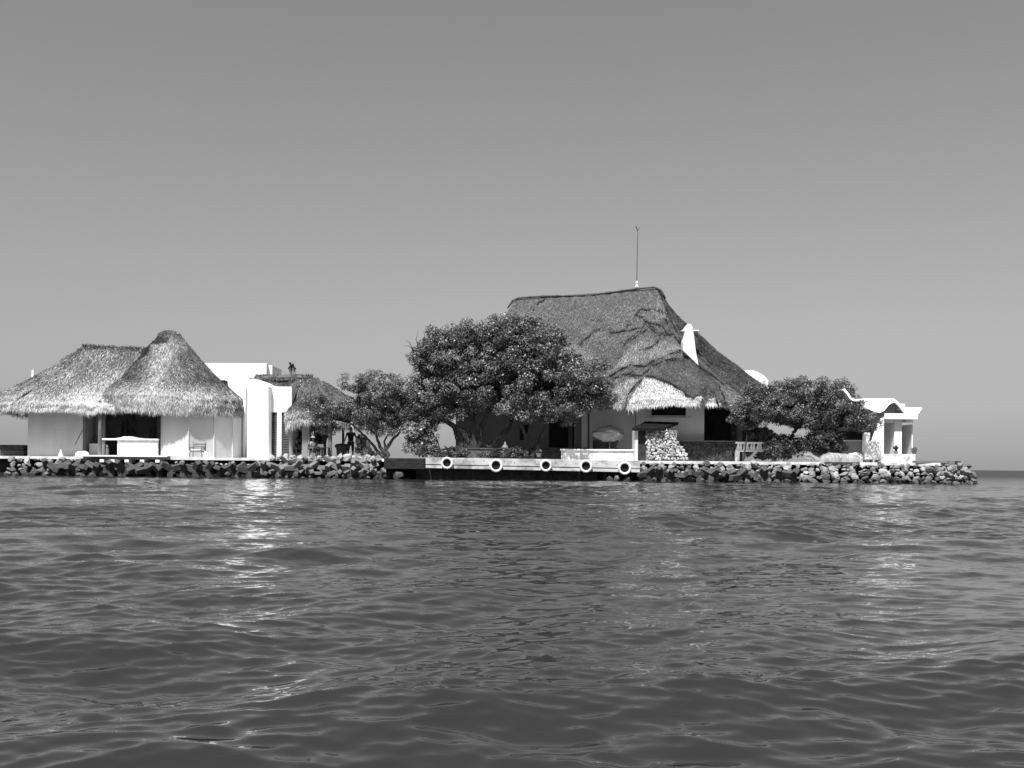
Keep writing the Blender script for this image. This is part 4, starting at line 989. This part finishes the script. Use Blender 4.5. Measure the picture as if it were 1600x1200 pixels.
tree('sea_grape_tree', 'dense round leafed tree on a V shaped trunk before the porch steps', 'tree',
     [[(824, 716, .17), (823, 695, .14), (820, 675, .12), (808, 650, .10)], [(830, 716, .15), (838, 698, .12), (848, 678, .10), (856, 655, .08)], [(823, 690, .10), (828, 665, .08), (832, 640, .07)]],
     [(850, 560, 56, 44, 0, 2.2), (890, 590, 50, 36, -.2, 2.0), (850, 610, 62, 40, -.3, 2.2), (910, 615, 42, 34, -.3, 1.8), (830, 530, 50, 32, .4, 1.9), (820, 640, 46, 20, -.4, 1.5), (800, 560, 40, 50, .2, 2.0), (935, 585, 22, 26, 0, 1.2), (880, 640, 40, 14, -.2, 1.3), (935, 620, 24, 22, 0, 1.2), (870, 655, 30, 8, 0, .8), (893, 640, 26, 12, -1.7, .8), (868, 632, 26, 14, -1.6, .8), (812, 512, 36, 20, .5, 1.4)], 62.3, 620, 135, .125, .122, 7, (.25, .5), shell=.6)
tree('spreading_tree', 'wide low tree with fine dark leaves between the big house and the white pavilion', 'tree',
     [[(1234, 716, .14), (1235, 700, .11), (1234, 688, .10), (1240, 676, .10), (1244, 670, .09)], [(1244, 671, .08), (1238, 660, .07), (1232, 650, .05)], [(1244, 671, .07), (1256, 662, .06), (1275, 655, .04)], [(1298, 700, .05), (1300, 685, .05), (1306, 668, .04)]],
     [(1270, 615, 48, 26, 0, 1.6), (1300, 630, 50, 30, 0, 1.7), (1335, 652, 24, 22, -.1, 1.2), (1190, 640, 48, 26, .2, 1.5), (1230, 640, 50, 26, 0, 1.6), (1165, 645, 24, 20, .2, 1.1), (1270, 655, 60, 18, 0, 1.4), (1180, 610, 24, 14, .3, 1.0), (1320, 605, 16, 14, .2, .9), (1150, 652, 16, 12, 0, .8), (1230, 612, 30, 18, .2, 1.2), (1346, 662, 18, 14, -1.2, .8), (1342, 648, 24, 15, -2.2, .7), (1325, 634, 18, 10, -1.9, .7), (1360, 662, 11, 10, -2.2, .5), (1255, 596, 10, 8, 0, .4)], 61.0, 520, 135, .10, .095, 8, (.22, .42))
# sapling, shrubs and a sprig on the roof
tree('sapling', 'thin sapling standing in front of the white balustrade', 'sapling', [[(1163, 717, .05), (1164, 700, .04), (1166, 684, .035), (1167, 672, .025)]], [(1168, 664, 12, 8, 0, .4)], 61.0, 22, 60, .10, .08, 9, (.15, .28))
tree('oleander_bush', 'pale leafed loose bush between the two dark trees', 'bush', [[(660, 714, .06), (662, 700, .05), (666, 680, .04), (668, 668, .02)], [(656, 714, .05), (650, 695, .04), (646, 680, .02)]],
     [(658, 680, 26, 18, 0, .9), (650, 700, 20, 12, 0, .8), (676, 705, 16, 10, 0, .7), (640, 672, 14, 12, 0, .6)], 62.6, 80, 60, .16, .16, 10, (.18, .34))
tree('oleander_bush', 'pale feathery shrub behind the standing person', 'bush', [[(566, 714, .05), (562, 698, .04), (562, 685, .02)]], [(563, 695, 9, 16, 0, .5), (575, 706, 12, 8, 0, .5)], 64.5, 26, 60, .14, .15, 11, (.15, .3))
tree('croton_bush', 'dark rounded bush under the wide low right tree', 'bush', [[(1225, 717, .05), (1225, 700, .03)]], [(1228, 698, 36, 18, .3, 1.2), (1210, 706, 16, 10, 0, .7)], 60.9, 110, 80, .12, .05, 12, (.2, .36))
tree('croton_bush', 'dark bush left of the dark louvred window', 'bush', [[(1290, 714, .05), (1290, 700, .03)]], [(1288, 692, 32, 20, .2, 1.1), (1308, 700, 12, 10, 0, .6)], 60.6, 100, 80, .12, .055, 13, (.2, .36))
tree('garden_shrub', 'low dark planting at the foot of the thick stemmed tree', 'bush', [[(700, 715, .04), (700, 705, .02)]], [(694, 708, 14, 6, 0, .5), (716, 708, 18, 6, 0, .6)], 61.6, 50, 60, .12, .07, 14, (.14, .24))
tree('garden_shrub', 'low leafy planting at the foot of the V shaped trunk', 'bush', [[(810, 716, .04), (810, 706, .02)]], [(808, 710, 14, 6, 0, .5), (788, 711, 10, 4, 0, .4), (760, 711, 14, 5, 0, .4)], 61.4, 50, 60, .10, .08, 15, (.12, .22))
tree('roof_sprig', 'leafy sprig poking up above the log ridge of the pavilion', 'sprig', [[(457, 590, .03), (456, 580, .02), (455, 572, .01)]], [(457, 580, 5, 8, 0, .25)], 72.5, 12, 14, .09, .16, 16, (.08, .2))
tree('backdrop_bush', 'mottled bright bush behind the balustrade', 'bush', [[(1180, 705, .05), (1180, 690, .03)]], [(1180, 680, 36, 14, .3, 1.0), (1190, 705, 30, 12, .3, .8)], 65.5, 120, 60, .16, .20, 17, (.16, .3))
tree('backdrop_bush', 'leafy bush seen between the pavilion posts', 'bush', [[(494, 712, .05), (494, 698, .03)]], [(492, 682, 22, 22, 0, .8), (466, 690, 12, 16, 0, .6)], 70.5, 70, 60, .15, .11, 18, (.18, .34))
t = thing('planter_wall', 'low dark stone planter round the thick stemmed tree', 'planter', (XX(730, 62), 62, GZ))
MB().box(XX(699, 62), XX(770, 62), 62, 62.25, GZ, GZ + .62).build('front', m_rockd, t, bevel=.03)
MB().box(XX(698, 62), XX(771, 62), 61.95, 62.3, GZ + .624, GZ + .70).build('coping', m_concd, t)
for px, r, h, lb, sd in ((787, .16, .42, 'pale pot with a plant near the foot of the leaning stem', 5), (800, .13, .36, 'small pot with a plant left of the V shaped trunk', 6), (842, .16, .40, 'pot with a plant right of the V shaped trunk', 7)):
    potplant(px, 714, 61.2, r, h, lb, sd)
o = MB().lathe(W(789, 712, 61.6), [(.05, 0), (.16, .1), (.2, .28), (.16, .46), (.06, .55), (.05, .7)], 14).build('net_float', m_clay, None, smooth=True); o.location.z += .12
tag(o, 'grey bulb shaped net float beside the planter on the dock', 'float')

# ------------------------------------------------------------------ dock with tyres
def dock():
    Y = 59.0; t = thing('dock', 'white planked wooden dock front between the two seawalls', 'dock', (XX(830, Y), Y, 0.5))
    def plank(x0, x1, y0a, y0b, y1a, y1b, Yf, d, name, mat):
        p = [W(x0, y1a, Yf), W(x1, y1b, Yf)]; q = [W(x0, y0a, Yf), W(x1, y0b, Yf)]; D = Vector((0, d, 0))
        return MB().hexa([p[0], p[1], p[1] + D, p[0] + D, q[0], q[1], q[1] + D, q[0] + D]).build(name, mat, t, bevel=.012)
    plank(665, 1000, 715, 720.5, 725.2, 732.0, Y, .10, 'upper_board', m_paintwood)
    plank(665, 1000, 726.6, 733.4, 731.2, 738.2, Y + .02, .10, 'lower_board', m_paintwood)
    plank(665, 1000, 725.2, 732, 726.6, 733.4, Y + .06, .05, 'gap_board', m_dark)
    D0 = W(665, 714.6, Y + .0); D1 = W(1000, 720, Y)
    MB().hexa([(D0.x, Y + .11, D0.z - .12), (D1.x, Y + .11, D1.z - .12), (D1.x, 61.5, GZ - .10), (D0.x, 61.5, GZ - .10), (D0.x, Y + .11, D0.z), (D1.x, Y + .11, D1.z), (D1.x, 61.5, GZ + .02), (D0.x, 61.5, GZ + .02)]).build('deck_top', m_paintwood, t)
    for px in (690, 740, 800, 860, 905, 945, 962):
        p = W(px, 735, Y + .5); MB().tube([(p.x, p.y, -.6), (p.x, p.y, .72)], .12, 9).build('pile', m_dark, t)
    p = W(650, 735, Y)
    MB().box(XX(602, 59.6), XX(664.3, Y), Y + .02, 61.2, W(640, 733, Y).z, W(640, 716, Y).z).build('end_block', m_core, t, bevel=.03)
    MB().box(XX(650, 60.5), XX(995, 60.5), 60.7, 60.95, -.6, .98).build('back_wall', m_rockd, t)
    bolts = MB()
    for px in range(676, 996, 16):
        f = (px - 665) / 335; bolts.lathe(W(px, 719 + 6 * f + random.uniform(-1, 3), Y - .012), [(.022, 0), (.022, .03)], 6)
    bolts.build('bolt_heads', m_dark, t)
    MB().tube([W(905, 733, Y + .15), W(905, 741, Y + .15)], .03, 5).build('hanging_rope', m_wood, t)
dock()
def tyre(px, py, r_px, label):
    Y = 58.78; c = W(px, py, Y); R = r_px * Y / F
    t = thing('tyre_fender', label, 'tyre', c, 'white tyre fenders on the dock')
    pr = [(.58, -.5), (.50, -.35), (.60, -.48), (.75, -.62), (.92, -.58), (1.0, -.35), (1.0, .35), (.92, .58), (.75, .62), (.60, .48), (.56, .3), (.56, -.3)]
    pr = [(.62, -.30), (.66, -.44), (.78, -.55), (.92, -.50), (1.0, -.28), (1.0, .28), (.92, .5), (.78, .55), (.66, .44), (.62, .30), (.72, .2), (.72, -.2)]
    wd = .20; n = 32; vv = []; ff = []; m_ = len(pr)
    for k in range(n):
        a = 2 * math.pi * k / n
        for r, y in pr: vv.append(c + Vector((R * r * math.cos(a), y * wd, R * r * math.sin(a))))
    for k in range(n):
        for i in range(m_):
            j = (i + 1) % m_; k2 = (k + 1) % n; ff.append((k * m_ + i, k * m_ + j, k2 * m_ + j, k2 * m_ + i))
    MB().add(vv, ff).build('tyre', m_tyre, t, smooth=True)
    hub = MB()
    hub.add([c + Vector((R * .72 * math.cos(2 * math.pi * k / 24), .1, R * .72 * math.sin(2 * math.pi * k / 24))) for k in range(24)] + [c + Vector((R * .72 * math.cos(2 * math.pi * k / 24), .05, R * .72 * math.sin(2 * math.pi * k / 24))) for k in range(24)], [tuple(range(24)), tuple(range(47, 23, -1))] + [(k, (k + 1) % 24, 24 + (k + 1) % 24, 24 + k) for k in range(24)])
    hub.build('inner_disc', m_black, t)
    MB().tube([c + Vector((0, .03, R * .9)), c + Vector((0, .02, R * 1.25))], .015, 5).build('rope', m_wood, t)
for px, py, r, lb in ((698.5, 723.5, 9.6, 'white painted tyre hung on the dock, leftmost of five'), (775, 727.5, 10.6, 'white painted tyre hung on the dock, second from the left of five'),
                      (853, 727.5, 9.6, 'white painted tyre hung on the dock, middle of five'), (915.5, 728.5, 10.3, 'white painted tyre hung on the dock below the white garden wall, fourth from the left'), (976, 731.5, 10.6, 'white painted tyre at the right end of the dock beside the rocks')):
    tyre(px, py, r, lb)

# ------------------------------------------------------------------ seawall: rocks and concrete armour units, each its own object
m_rock2 = M('weathered_limestone', 0.17, .95, .6, 2.4, 1.0, 7, dirt=.75, dscale=2.4)
m_rock3 = M('bleached_limestone', 0.42, .95, .3, 2.4, .9, 8, dirt=.35, dscale=2.5)
for m_ in (m_rock, m_rock2, m_rock3, m_conc): wet_band(m_)
ROCKS = [rock_mesh(i, (m_rock, m_rock2, m_rock, m_rock3)[i % 4]) for i in range(16)]
RL = {'left': ('rough stone in the seawall below the left thatched huts', 'stones of the left seawall'),
      'mid': ('rough stone wedged in the seawall below the white house', 'stones below the white house'),
      'right': ('rounded rubble rock stacked in the seawall below the stone wall and right tree', 'rocks below the right tree'),
      'tip': ('rounded rubble rock stacked in the seawall below the vaulted pavilion', 'rocks below the pavilion')}
SPECS = []
def put_rock(x, y, z, s, zone, pale=None):
    i = random.randrange(16) if pale is None else random.choice([3, 7, 11, 15])
    SPECS.append((s / y, i, (x, y, z), (s * random.uniform(.85, 1.5), s * random.uniform(.8, 1.1), s * random.uniform(.55, .95)), (random.uniform(-.9, .9), random.uniform(-.9, .9), random.uniform(0, 6.28)), zone))
    return SPECS[-1]
def rock_object(sp):
    o = bpy.data.objects.new('rock', ROCKS[sp[1]]); COL.objects.link(o)
    o.location = sp[2]; o.scale = sp[3]; o.rotation_euler = sp[4]; l, g_ = RL[sp[5]]; return tag(o, l, 'rock', g_)
def finish_rocks(limit=285):
    SPECS.sort(key=lambda q: -q[0])
    for sp in SPECS[:limit]: rock_object(sp)
    me = bpy.data.meshes.new('rubble'); bm = bmesh.new()
    for sp in SPECS[limit:]:
        t_ = bpy.data.meshes.new('tmp'); b2 = bmesh.new(); b2.from_mesh(ROCKS[sp[1]])
        b2.transform(Matrix.LocRotScale(Vector(sp[2]), Matrix.Rotation(sp[4][2], 3, 'Z') @ Matrix.Rotation(sp[4][0], 3, 'X'), Vector(sp[3]))); b2.to_mesh(t_); b2.free(); bm.from_mesh(t_); bpy.data.meshes.remove(t_)
    bm.to_mesh(me); bm.free(); o = link('rubble', me, m_rock, None, True); tag(o, 'small broken stones filling the gaps of the seawall', 'rubble', None, 'stuff')
def rock_field(px0, px1, rows, zone, dens=1.0, smin=.16, smax=.34, top=GZ, y_out=.75):
    x = XX(px0, 60); x1 = XX(px1, 60)
    for k in range(rows):
        f = (k + .5) / rows                       # 0 top, 1 toe
        xx = x + random.uniform(0, .3)
        while xx < x1:
            s = (smin + (smax - smin) * (.25 + .75 * f)) * random.choice((.6, .75, .9, 1.0, 1.15, 1.5))
            put_rock(xx, YE(xx) - .05 - y_out * f + random.uniform(-.08, .08), top - .10 - (top - .02) * f + random.uniform(-.06, .06), s, zone)
            xx += s * 1.95 / dens
rock_field(1000, 1250, 5, 'right', .95, .12, .27)
rock_field(1250, 1500, 5, 'tip', 1.0, .14, .29)
for k in range(16):
    a = k / 15; put_rock(25.1 + random.uniform(-.3, .4), 57.9 + 4.5 * a, .1 + .5 * random.random(), random.uniform(.18, .32), 'tip')
for k in range(22): put_rock(24.6 + random.uniform(-.6, .9), 58.2 + random.uniform(-.5, .5), .05 + .75 * random.random(), random.uniform(.16, .3), 'tip')
rock_field(-20, 150, 4, 'left', .85, .13, .24)
rock_field(255, 420, 2, 'mid', .8, .13, .22, y_out=.6)
# armour units
m_concw = M('wet_shaded_concrete', 0.085, .85, .4, 3, .6, 12, dirt=.6, dscale=1.6)  # darker concrete: wetness, plus shade put into the base colour
def armour_mesh(i, mat):
    mb = MB(); rr = random.Random(i)
    dirs = [Vector((0, 0, -1)), Vector((.94, 0, .33)), Vector((-.47, .816, .33)), Vector((-.47, -.816, .33))]
    for d in dirs: mb.tube([Vector((0, 0, 0)), d * .1, d * .66, d * .71], [.23, .24, .20, .18], 4)
    me = bpy.data.meshes.new('armour_block'); me.from_pydata(mb.v, [], mb.f); me.update(); me.materials.append(mat); return me
ARM = armour_mesh(0, m_conc); ARMD = armour_mesh(1, m_concw)
def put_armour(px, dz, dy, label, group, sc=1.0, tilt=None, me=None):
    x = XX(px, 60)
    o = bpy.data.objects.new('armour_block', me or ARM); COL.objects.link(o)
    o.location = (x, YE(x) - .6 + dy, .52 + dz); o.scale = (sc,) * 3
    o.rotation_euler = (random.uniform(-.5, .35), random.uniform(-.35, .35), math.pi / 6 + random.choice([0, math.pi / 3, 2.1]) + random.uniform(-.4, .4)) if tilt is None else tilt
    return tag(o, label, 'concrete block', group)
px = 46
while px < 400:
    put_armour(px, random.uniform(-.12, -.02), random.uniform(-.25, .1), 'four legged concrete armour block at the waterline below the thatched huts', 'armour blocks below the huts', random.uniform(.85, 1.1), None, ARMD); px += random.uniform(19, 25)
px = 405
while px < 585:
    put_armour(px, random.uniform(.02, .18), random.uniform(-.2, .1), 'four legged concrete armour block stacked below the white house and open pavilion', 'armour blocks below the pavilion', random.uniform(.8, 1.0))
    if random.random() < .75: put_armour(px + 9, .45, .35, 'four legged concrete armour block stacked below the white house and open pavilion', 'armour blocks below the pavilion', random.uniform(.65, .85))
    put_armour(px + 5, -.35, -.15, 'four legged concrete armour block stacked below the white house and open pavilion', 'armour blocks below the pavilion', random.uniform(.8, 1.0))
    px += random.uniform(21, 27)
for px in (575, 588, 596, 602, 612, 620, 628): put_armour(px, -.18 - (px - 575) * .006, -.4, 'four legged concrete armour block beside the dark end of the dock', 'armour blocks beside the dock', .75)
px = 1008
while px < 1235:
    put_armour(px, random.uniform(-.25, -.08), random.uniform(-.2, .0), 'four legged concrete armour block among rocks below the right tree', 'armour blocks in the right seawall', random.uniform(.75, 1.0), None, ARMD); px += random.uniform(15, 24)
for px in range(432, 600, 13): put_rock(XX(px, 60), YE(XX(px, 60)) - random.uniform(.9, 1.4), random.uniform(-.02, .1), random.uniform(.12, .2), 'mid')
for px in range(415, 590, 11): put_rock(XX(px, 60), YE(XX(px, 60)) - .1 + random.uniform(-.2, .3), GZ + random.uniform(-.05, .08), random.uniform(.16, .3), 'mid', 1)
for px in (622, 955, 965, 980): put_rock(XX(px, 59), 58.9 + random.uniform(0, .5), random.uniform(.05, .25), random.uniform(.22, .32), 'mid' if px < 700 else 'right')

for k in range(140):
    px = random.uniform(1002, 1500); f = random.random(); put_rock(XX(px, 59.5), YE(XX(px, 60)) + .12 - .7 * f, GZ - .12 - (GZ - .1) * f, random.uniform(.07, .12), 'right')
# jetty slab, upturned boat, boulders at the right end
t = thing('jetty', 'low concrete jetty slab reaching out at the right end of the island', 'jetty', (XX(1470, 58.8), 58.8, GZ))
MB().box(XX(1431, 58.7), XX(1498, 58.7), 58.7, 60.6, GZ - .02, GZ + .12).build('slab', m_conc, t, bevel=.02)
MB().box(XX(1481, 58.7), XX(1491, 58.7), 58.6, 58.69, GZ - .14, GZ + .12).build('slab_face', m_conc, t)
MB().box(XX(1492, 58.6), XX(1500, 58.6), 58.45, 58.68, GZ - .16, GZ + .11).build('end_block', m_dark, t, bevel=.03)
def boat():
    Y = 59.3; t = thing('upturned_boat', 'grey upturned boat hull lying beside the block parapet', 'boat', (XX(1310, Y), Y, GZ))
    n = 16; vv = []; ff = []; x0, x1 = XX(1280, Y), XX(1340, Y); m_ = 11
    for i in range(n + 1):
        u = i / n; x = x0 + (x1 - x0) * u; h = .54 * (math.sin(math.pi * min(u * 1.5, .5)) ** .55) * (1 - .35 * max(0, u - .4)); wd = .75 * (math.sin(math.pi * min(u * 1.3 + .02, .5)) ** .6)
        for j in range(m_):
            a = math.pi * j / (m_ - 1); vv.append((x, Y + .3 - wd * math.cos(a), GZ + h * math.sin(a) ** .7))
    for i in range(n):
        for j in range(m_ - 1): ff.append((i * m_ + j, (i + 1) * m_ + j, (i + 1) * m_ + j + 1, i * m_ + j + 1))
    ff.append(tuple(n * m_ + j for j in range(m_)))
    MB().add(vv, ff).build('hull', M('weathered_hull', .30, .8, .3, 2.5, .3, 12, dirt=.5, dscale=1.5, stretch=(2.5, 1, .5)), t, smooth=True)
    kb = MB()
    for i in (5, 8, 11, 13):
        kb.tube([vv[i * m_ + j] for j in range(1, m_ - 1)], .02, 5)
    kb.build('rib', m_plaster, t)
boat()
for px, s, lb in ((1272, .5, 'large dark boulder at the left end of the upturned boat'), (1262, .32, 'smaller dark boulder left of the upturned boat')):
    o = rock_object(put_rock(XX(px, 59.6), 59.7, GZ + .2 * s, s, 'tip')); SPECS.pop(); tag(o, lb, 'boulder'); o.name = 'boulder'; del o['group']

finish_rocks()

# ------------------------------------------------------------------ people, chairs, bin in the shade of the pavilion
def skin_body(name, joints, edges, mat, parent, sub=2):
    names = list(joints); me = bpy.data.meshes.new(name + '_rig')
    me.from_pydata([joints[n][0] for n in names], [(names.index(a), names.index(b)) for a, b in edges], [])
    o = bpy.data.objects.new(name + '_rig', me); COL.objects.link(o)
    mod = o.modifiers.new('skin', 'SKIN'); mod.use_smooth_shade = True
    for i, n in enumerate(names):
        sv = me.skin_vertices[0].data[i]; r = joints[n][1]; sv.radius = (r, r) if not isinstance(r, tuple) else r
        sv.use_root = (i == 0)
    ss = o.modifiers.new('sub', 'SUBSURF'); ss.levels = sub; ss.render_levels = sub
    dg = bpy.context.evaluated_depsgraph_get(); ev = o.evaluated_get(dg); m2_ = bpy.data.meshes.new_from_object(ev)
    bpy.data.objects.remove(o); m2_.materials.clear()
    return link(name, m2_, mat, parent, True)
def person(label, base, yaw, pose, shirt, trousers, hat=False, hs=1.0):
    t = thing('person', label, 'person', base)
    J = {}; E = []; bulk = 1.2 if pose == 'stand' else 1.05
    def j(n, p, r, par=None):
        J[n] = (p, r)
        if par: E.append((par, n))
    sit = pose == 'sit'
    hz = .50 if sit else .93
    j('pelvis', (0, 0, hz), (.15, .11)); j('waist', (0, .01, hz + .18), (.135, .10), 'pelvis'); j('chest', (0, .03 if sit else .0, hz + .42), (.16 * bulk, .115 * bulk), 'waist')
    j('neck', (0, 0, hz + .58), .055, 'chest'); j('jaw', (0, -.02, hz + .66), (.065, .075), 'neck'); j('skull', (0, -.01, hz + .76), (.078, .092), 'jaw'); j('crown', (0, 0, hz + .83), (.05, .06), 'skull')
    j('nose', (0, -.115, hz + .71), .013, 'jaw')
    for s, sn in ((-1, 'l'), (1, 'r')):
        j('ear' + sn, (s * .088, .0, hz + .72), .014, 'skull')
        j('sh' + sn, (s * .19, 0, hz + .50), .065, 'chest')
        if sit: el, wr = (s * .25, -.06, hz + .25), (s * .17, -.32, hz + .22)
        else: el, wr = (s * .30, .06, hz + .24), (s * .36, -.02, hz + .01)
        j('el' + sn, el, .045, 'sh' + sn); j('wr' + sn, wr, .03, 'el' + sn)
        d = (Vector(wr) - Vector(el)).normalized(); side = Vector((-s, 0, 0)); side = (side - d * side.dot(d)).normalized(); fw = d.cross(side)
        pm = Vector(wr) + d * .07; j('palm' + sn, tuple(pm), (.035, .022), 'wr' + sn)
        for q in range(4):
            b_ = pm + d * .035 + fw * (.018 * (q - 1.5)); L_ = (.07, .08, .075, .06)[q]
            j('f%d%s' % (q, sn), tuple(b_), .009, 'palm' + sn); j('g%d%s' % (q, sn), tuple(b_ + d * L_ * .6 + side * .012), .008, 'f%d%s' % (q, sn)); j('h%d%s' % (q, sn), tuple(b_ + d * L_ + side * .032), .007, 'g%d%s' % (q, sn))
        tb = Vector(wr) + d * .03 + fw * .03; j('t0' + sn, tuple(tb), .012, 'palm' + sn); j('t1' + sn, tuple(tb + d * .05 + fw * .03), .009, 't0' + sn)
        if sit: hp, kn, an, to = (s * .10, -.04, hz - .02), (s * .13, -.46, hz + .01), (s * .13, -.42, .09), (s * .14, -.60, .04)
        elif s < 0: hp, kn, an, to = (s * .10, 0, hz - .06), (s * .12, -.05, .50), (s * .12, .04, .09), (s * .14, -.14, .035)
        else: hp, kn, an, to = (s * .10, 0, hz - .06), (s * .13, -.10, .50), (s * .13, -.02, .09), (s * .16, -.2, .035)
        j('hip' + sn, hp, .095, 'pelvis'); j('kn' + sn, kn, .06, 'hip' + sn); j('an' + sn, an, .042, 'kn' + sn); j('to' + sn, to, (.045, .03), 'an' + sn)
    R = Matrix.Rotation(yaw, 3, 'Z')
    def tr(p): return tuple(R @ (Vector(p) * hs) + Vector(base))
    JJ = {n: (tr(p), tuple(q * hs for q in r) if isinstance(r, tuple) else r * hs) for n, (p, r) in J.items()}
    skin_body('body', JJ, E, m_skin, t)
    cl = {n: (JJ[n][0], tuple(q * 1.13 for q in JJ[n][1]) if isinstance(JJ[n][1], tuple) else JJ[n][1] * 1.22) for n in ('pelvis', 'waist', 'chest', 'shl', 'shr', 'ell', 'elr')}
    for s in 'lr':
        a, b_ = Vector(JJ['sh' + s][0]), Vector(JJ['el' + s][0]); cl['el' + s] = (tuple(a.lerp(b_, .6)), .062)
    skin_body('shirt', cl, [('pelvis', 'waist'), ('waist', 'chest'), ('chest', 'shl'), ('chest', 'shr'), ('shl', 'ell'), ('shr', 'elr')], shirt, t)
    tc = {n: (JJ[n][0], tuple(q * 1.16 for q in JJ[n][1]) if isinstance(JJ[n][1], tuple) else JJ[n][1] * 1.18) for n in ('pelvis', 'hipl', 'hipr', 'knl', 'knr')}
    ed = [('pelvis', 'hipl'), ('pelvis', 'hipr'), ('hipl', 'knl'), ('hipr', 'knr')]
    for s in 'lr':
        a, b_ = Vector(JJ['kn' + s][0]), Vector(JJ['an' + s][0]); tc['sn' + s] = (tuple(a.lerp(b_, .25)), .075); ed.append(('kn' + s, 'sn' + s))
    skin_body('trousers', tc, ed, trousers, t)
    top = Vector(tr((0, .005, hz + .785)))
    if hat: MB().lathe(top, [(.20, 0), (.19, .015), (.105, .02), (.10, .10), (.07, .125), (.01, .13)], 18).build('hat', m_cloth, t, smooth=True)
    else: MB().lathe(top - Vector((0, 0, .05)), [(.085, -.02), (.098, .03), (.09, .09), (.055, .135), (.01, .145)], 16).build('hair', m_black, t, smooth=True)
    return t
Yp = 65.2
person('standing person in clothes darkened as if shaded, beside the black bin, arms held slightly out', (XX(548, Yp), Yp, GZ), math.pi + .2, 'stand', m_clothd, m_clothd, hs=1.12)
person('seated person in a pale brimmed hat and grey shirt beside the grey pier', (XX(489, 65.3), 65.3, GZ), 1.0, 'sit', m_cloth, m_clothd, hat=True, hs=1.02)
person('seated person in clothes darkened as if shaded, behind the first pier of the pavilion', (XX(465, 67.6), 67.6, GZ), -.9, 'sit', m_clothd, m_clothd)
def chair(px, Y, yaw, label):
    b = Vector((XX(px, Y), Y, GZ)); t = thing('patio_chair', label, 'chair', b); t.rotation_euler = (0, 0, 0)
    R = Matrix.Rotation(yaw, 3, 'Z')
    def bx(x0, x1, y0, y1, z0, z1, n, m):
        p = [(x0, y0, z0), (x1, y0, z0), (x1, y1, z0), (x0, y1, z0), (x0, y0, z1), (x1, y0, z1), (x1, y1, z1), (x0, y1, z1)]
        MB().hexa([R @ Vector(q) + b for q in p]).build(n, m, t, bevel=.01)
    bx(-.24, .24, -.24, .24, .40, .44, 'seat', m_metal); bx(-.24, .24, .22, .26, .55, .92, 'backrest', m_greywall)
    for sx in (-1, 1):
        bx(sx * .24 - .02, sx * .24 + .02, -.24, -.20, 0, .66, 'leg', m_greywall); bx(sx * .24 - .02, sx * .24 + .02, .2, .24, 0, .92, 'leg', m_greywall)
        bx(sx * .24 - .03, sx * .24 + .03, -.26, .22, .665, .69, 'armrest', m_greywall)
chair(489, 65.3, 1.0, 'patio chair holding the seated person in the hat')
chair(465, 67.6, -.9, 'patio chair holding the seated person behind the first pier')
chair(497, 65.8, -.6, 'empty patio chair right of the person in the hat')
t = thing('patio_table', 'dark patio table between the pavilion posts', 'table', (XX(502, 66), 66.2, GZ))
MB().lathe((XX(502, 66), 66.2, GZ + .70), [(.48, 0), (.5, .02), (.48, .04)], 20).build('table_top', m_metal, t)
MB().lathe((XX(502, 66), 66.2, GZ), [(.25, 0), (.22, .03), (.05, .06), (.04, .69)], 12).build('pedestal', m_metal, t)
t = thing('litter_bin', 'black flared litter bin left of the standing person', 'bin', (XX(534, 64.4), 64.4, GZ))
MB().lathe((XX(534, 64.4), 64.4, GZ), [(.26, 0), (.30, .1), (.36, .65), (.44, .72), (.44, .86), (.38, .86)], 4).build('bin_body', m_black, t, bevel=.02)
MB().lathe((XX(534, 64.4), 64.4, GZ + .864), [(.40, 0), (.36, .05), (.1, .09)], 8).build('lid', m_black, t)
t = thing('driftwood_prop', 'leaning dark timber prop left of the forked thin stems', 'prop', (XX(575, 63.2), 63.2, GZ))
MB().tube([W(583, 713, 63.2), W(576, 700, 63.2), W(574, 690, 63.2)], [.10, .13, .11], 8).build('timber', m_dark, t, smooth=True)
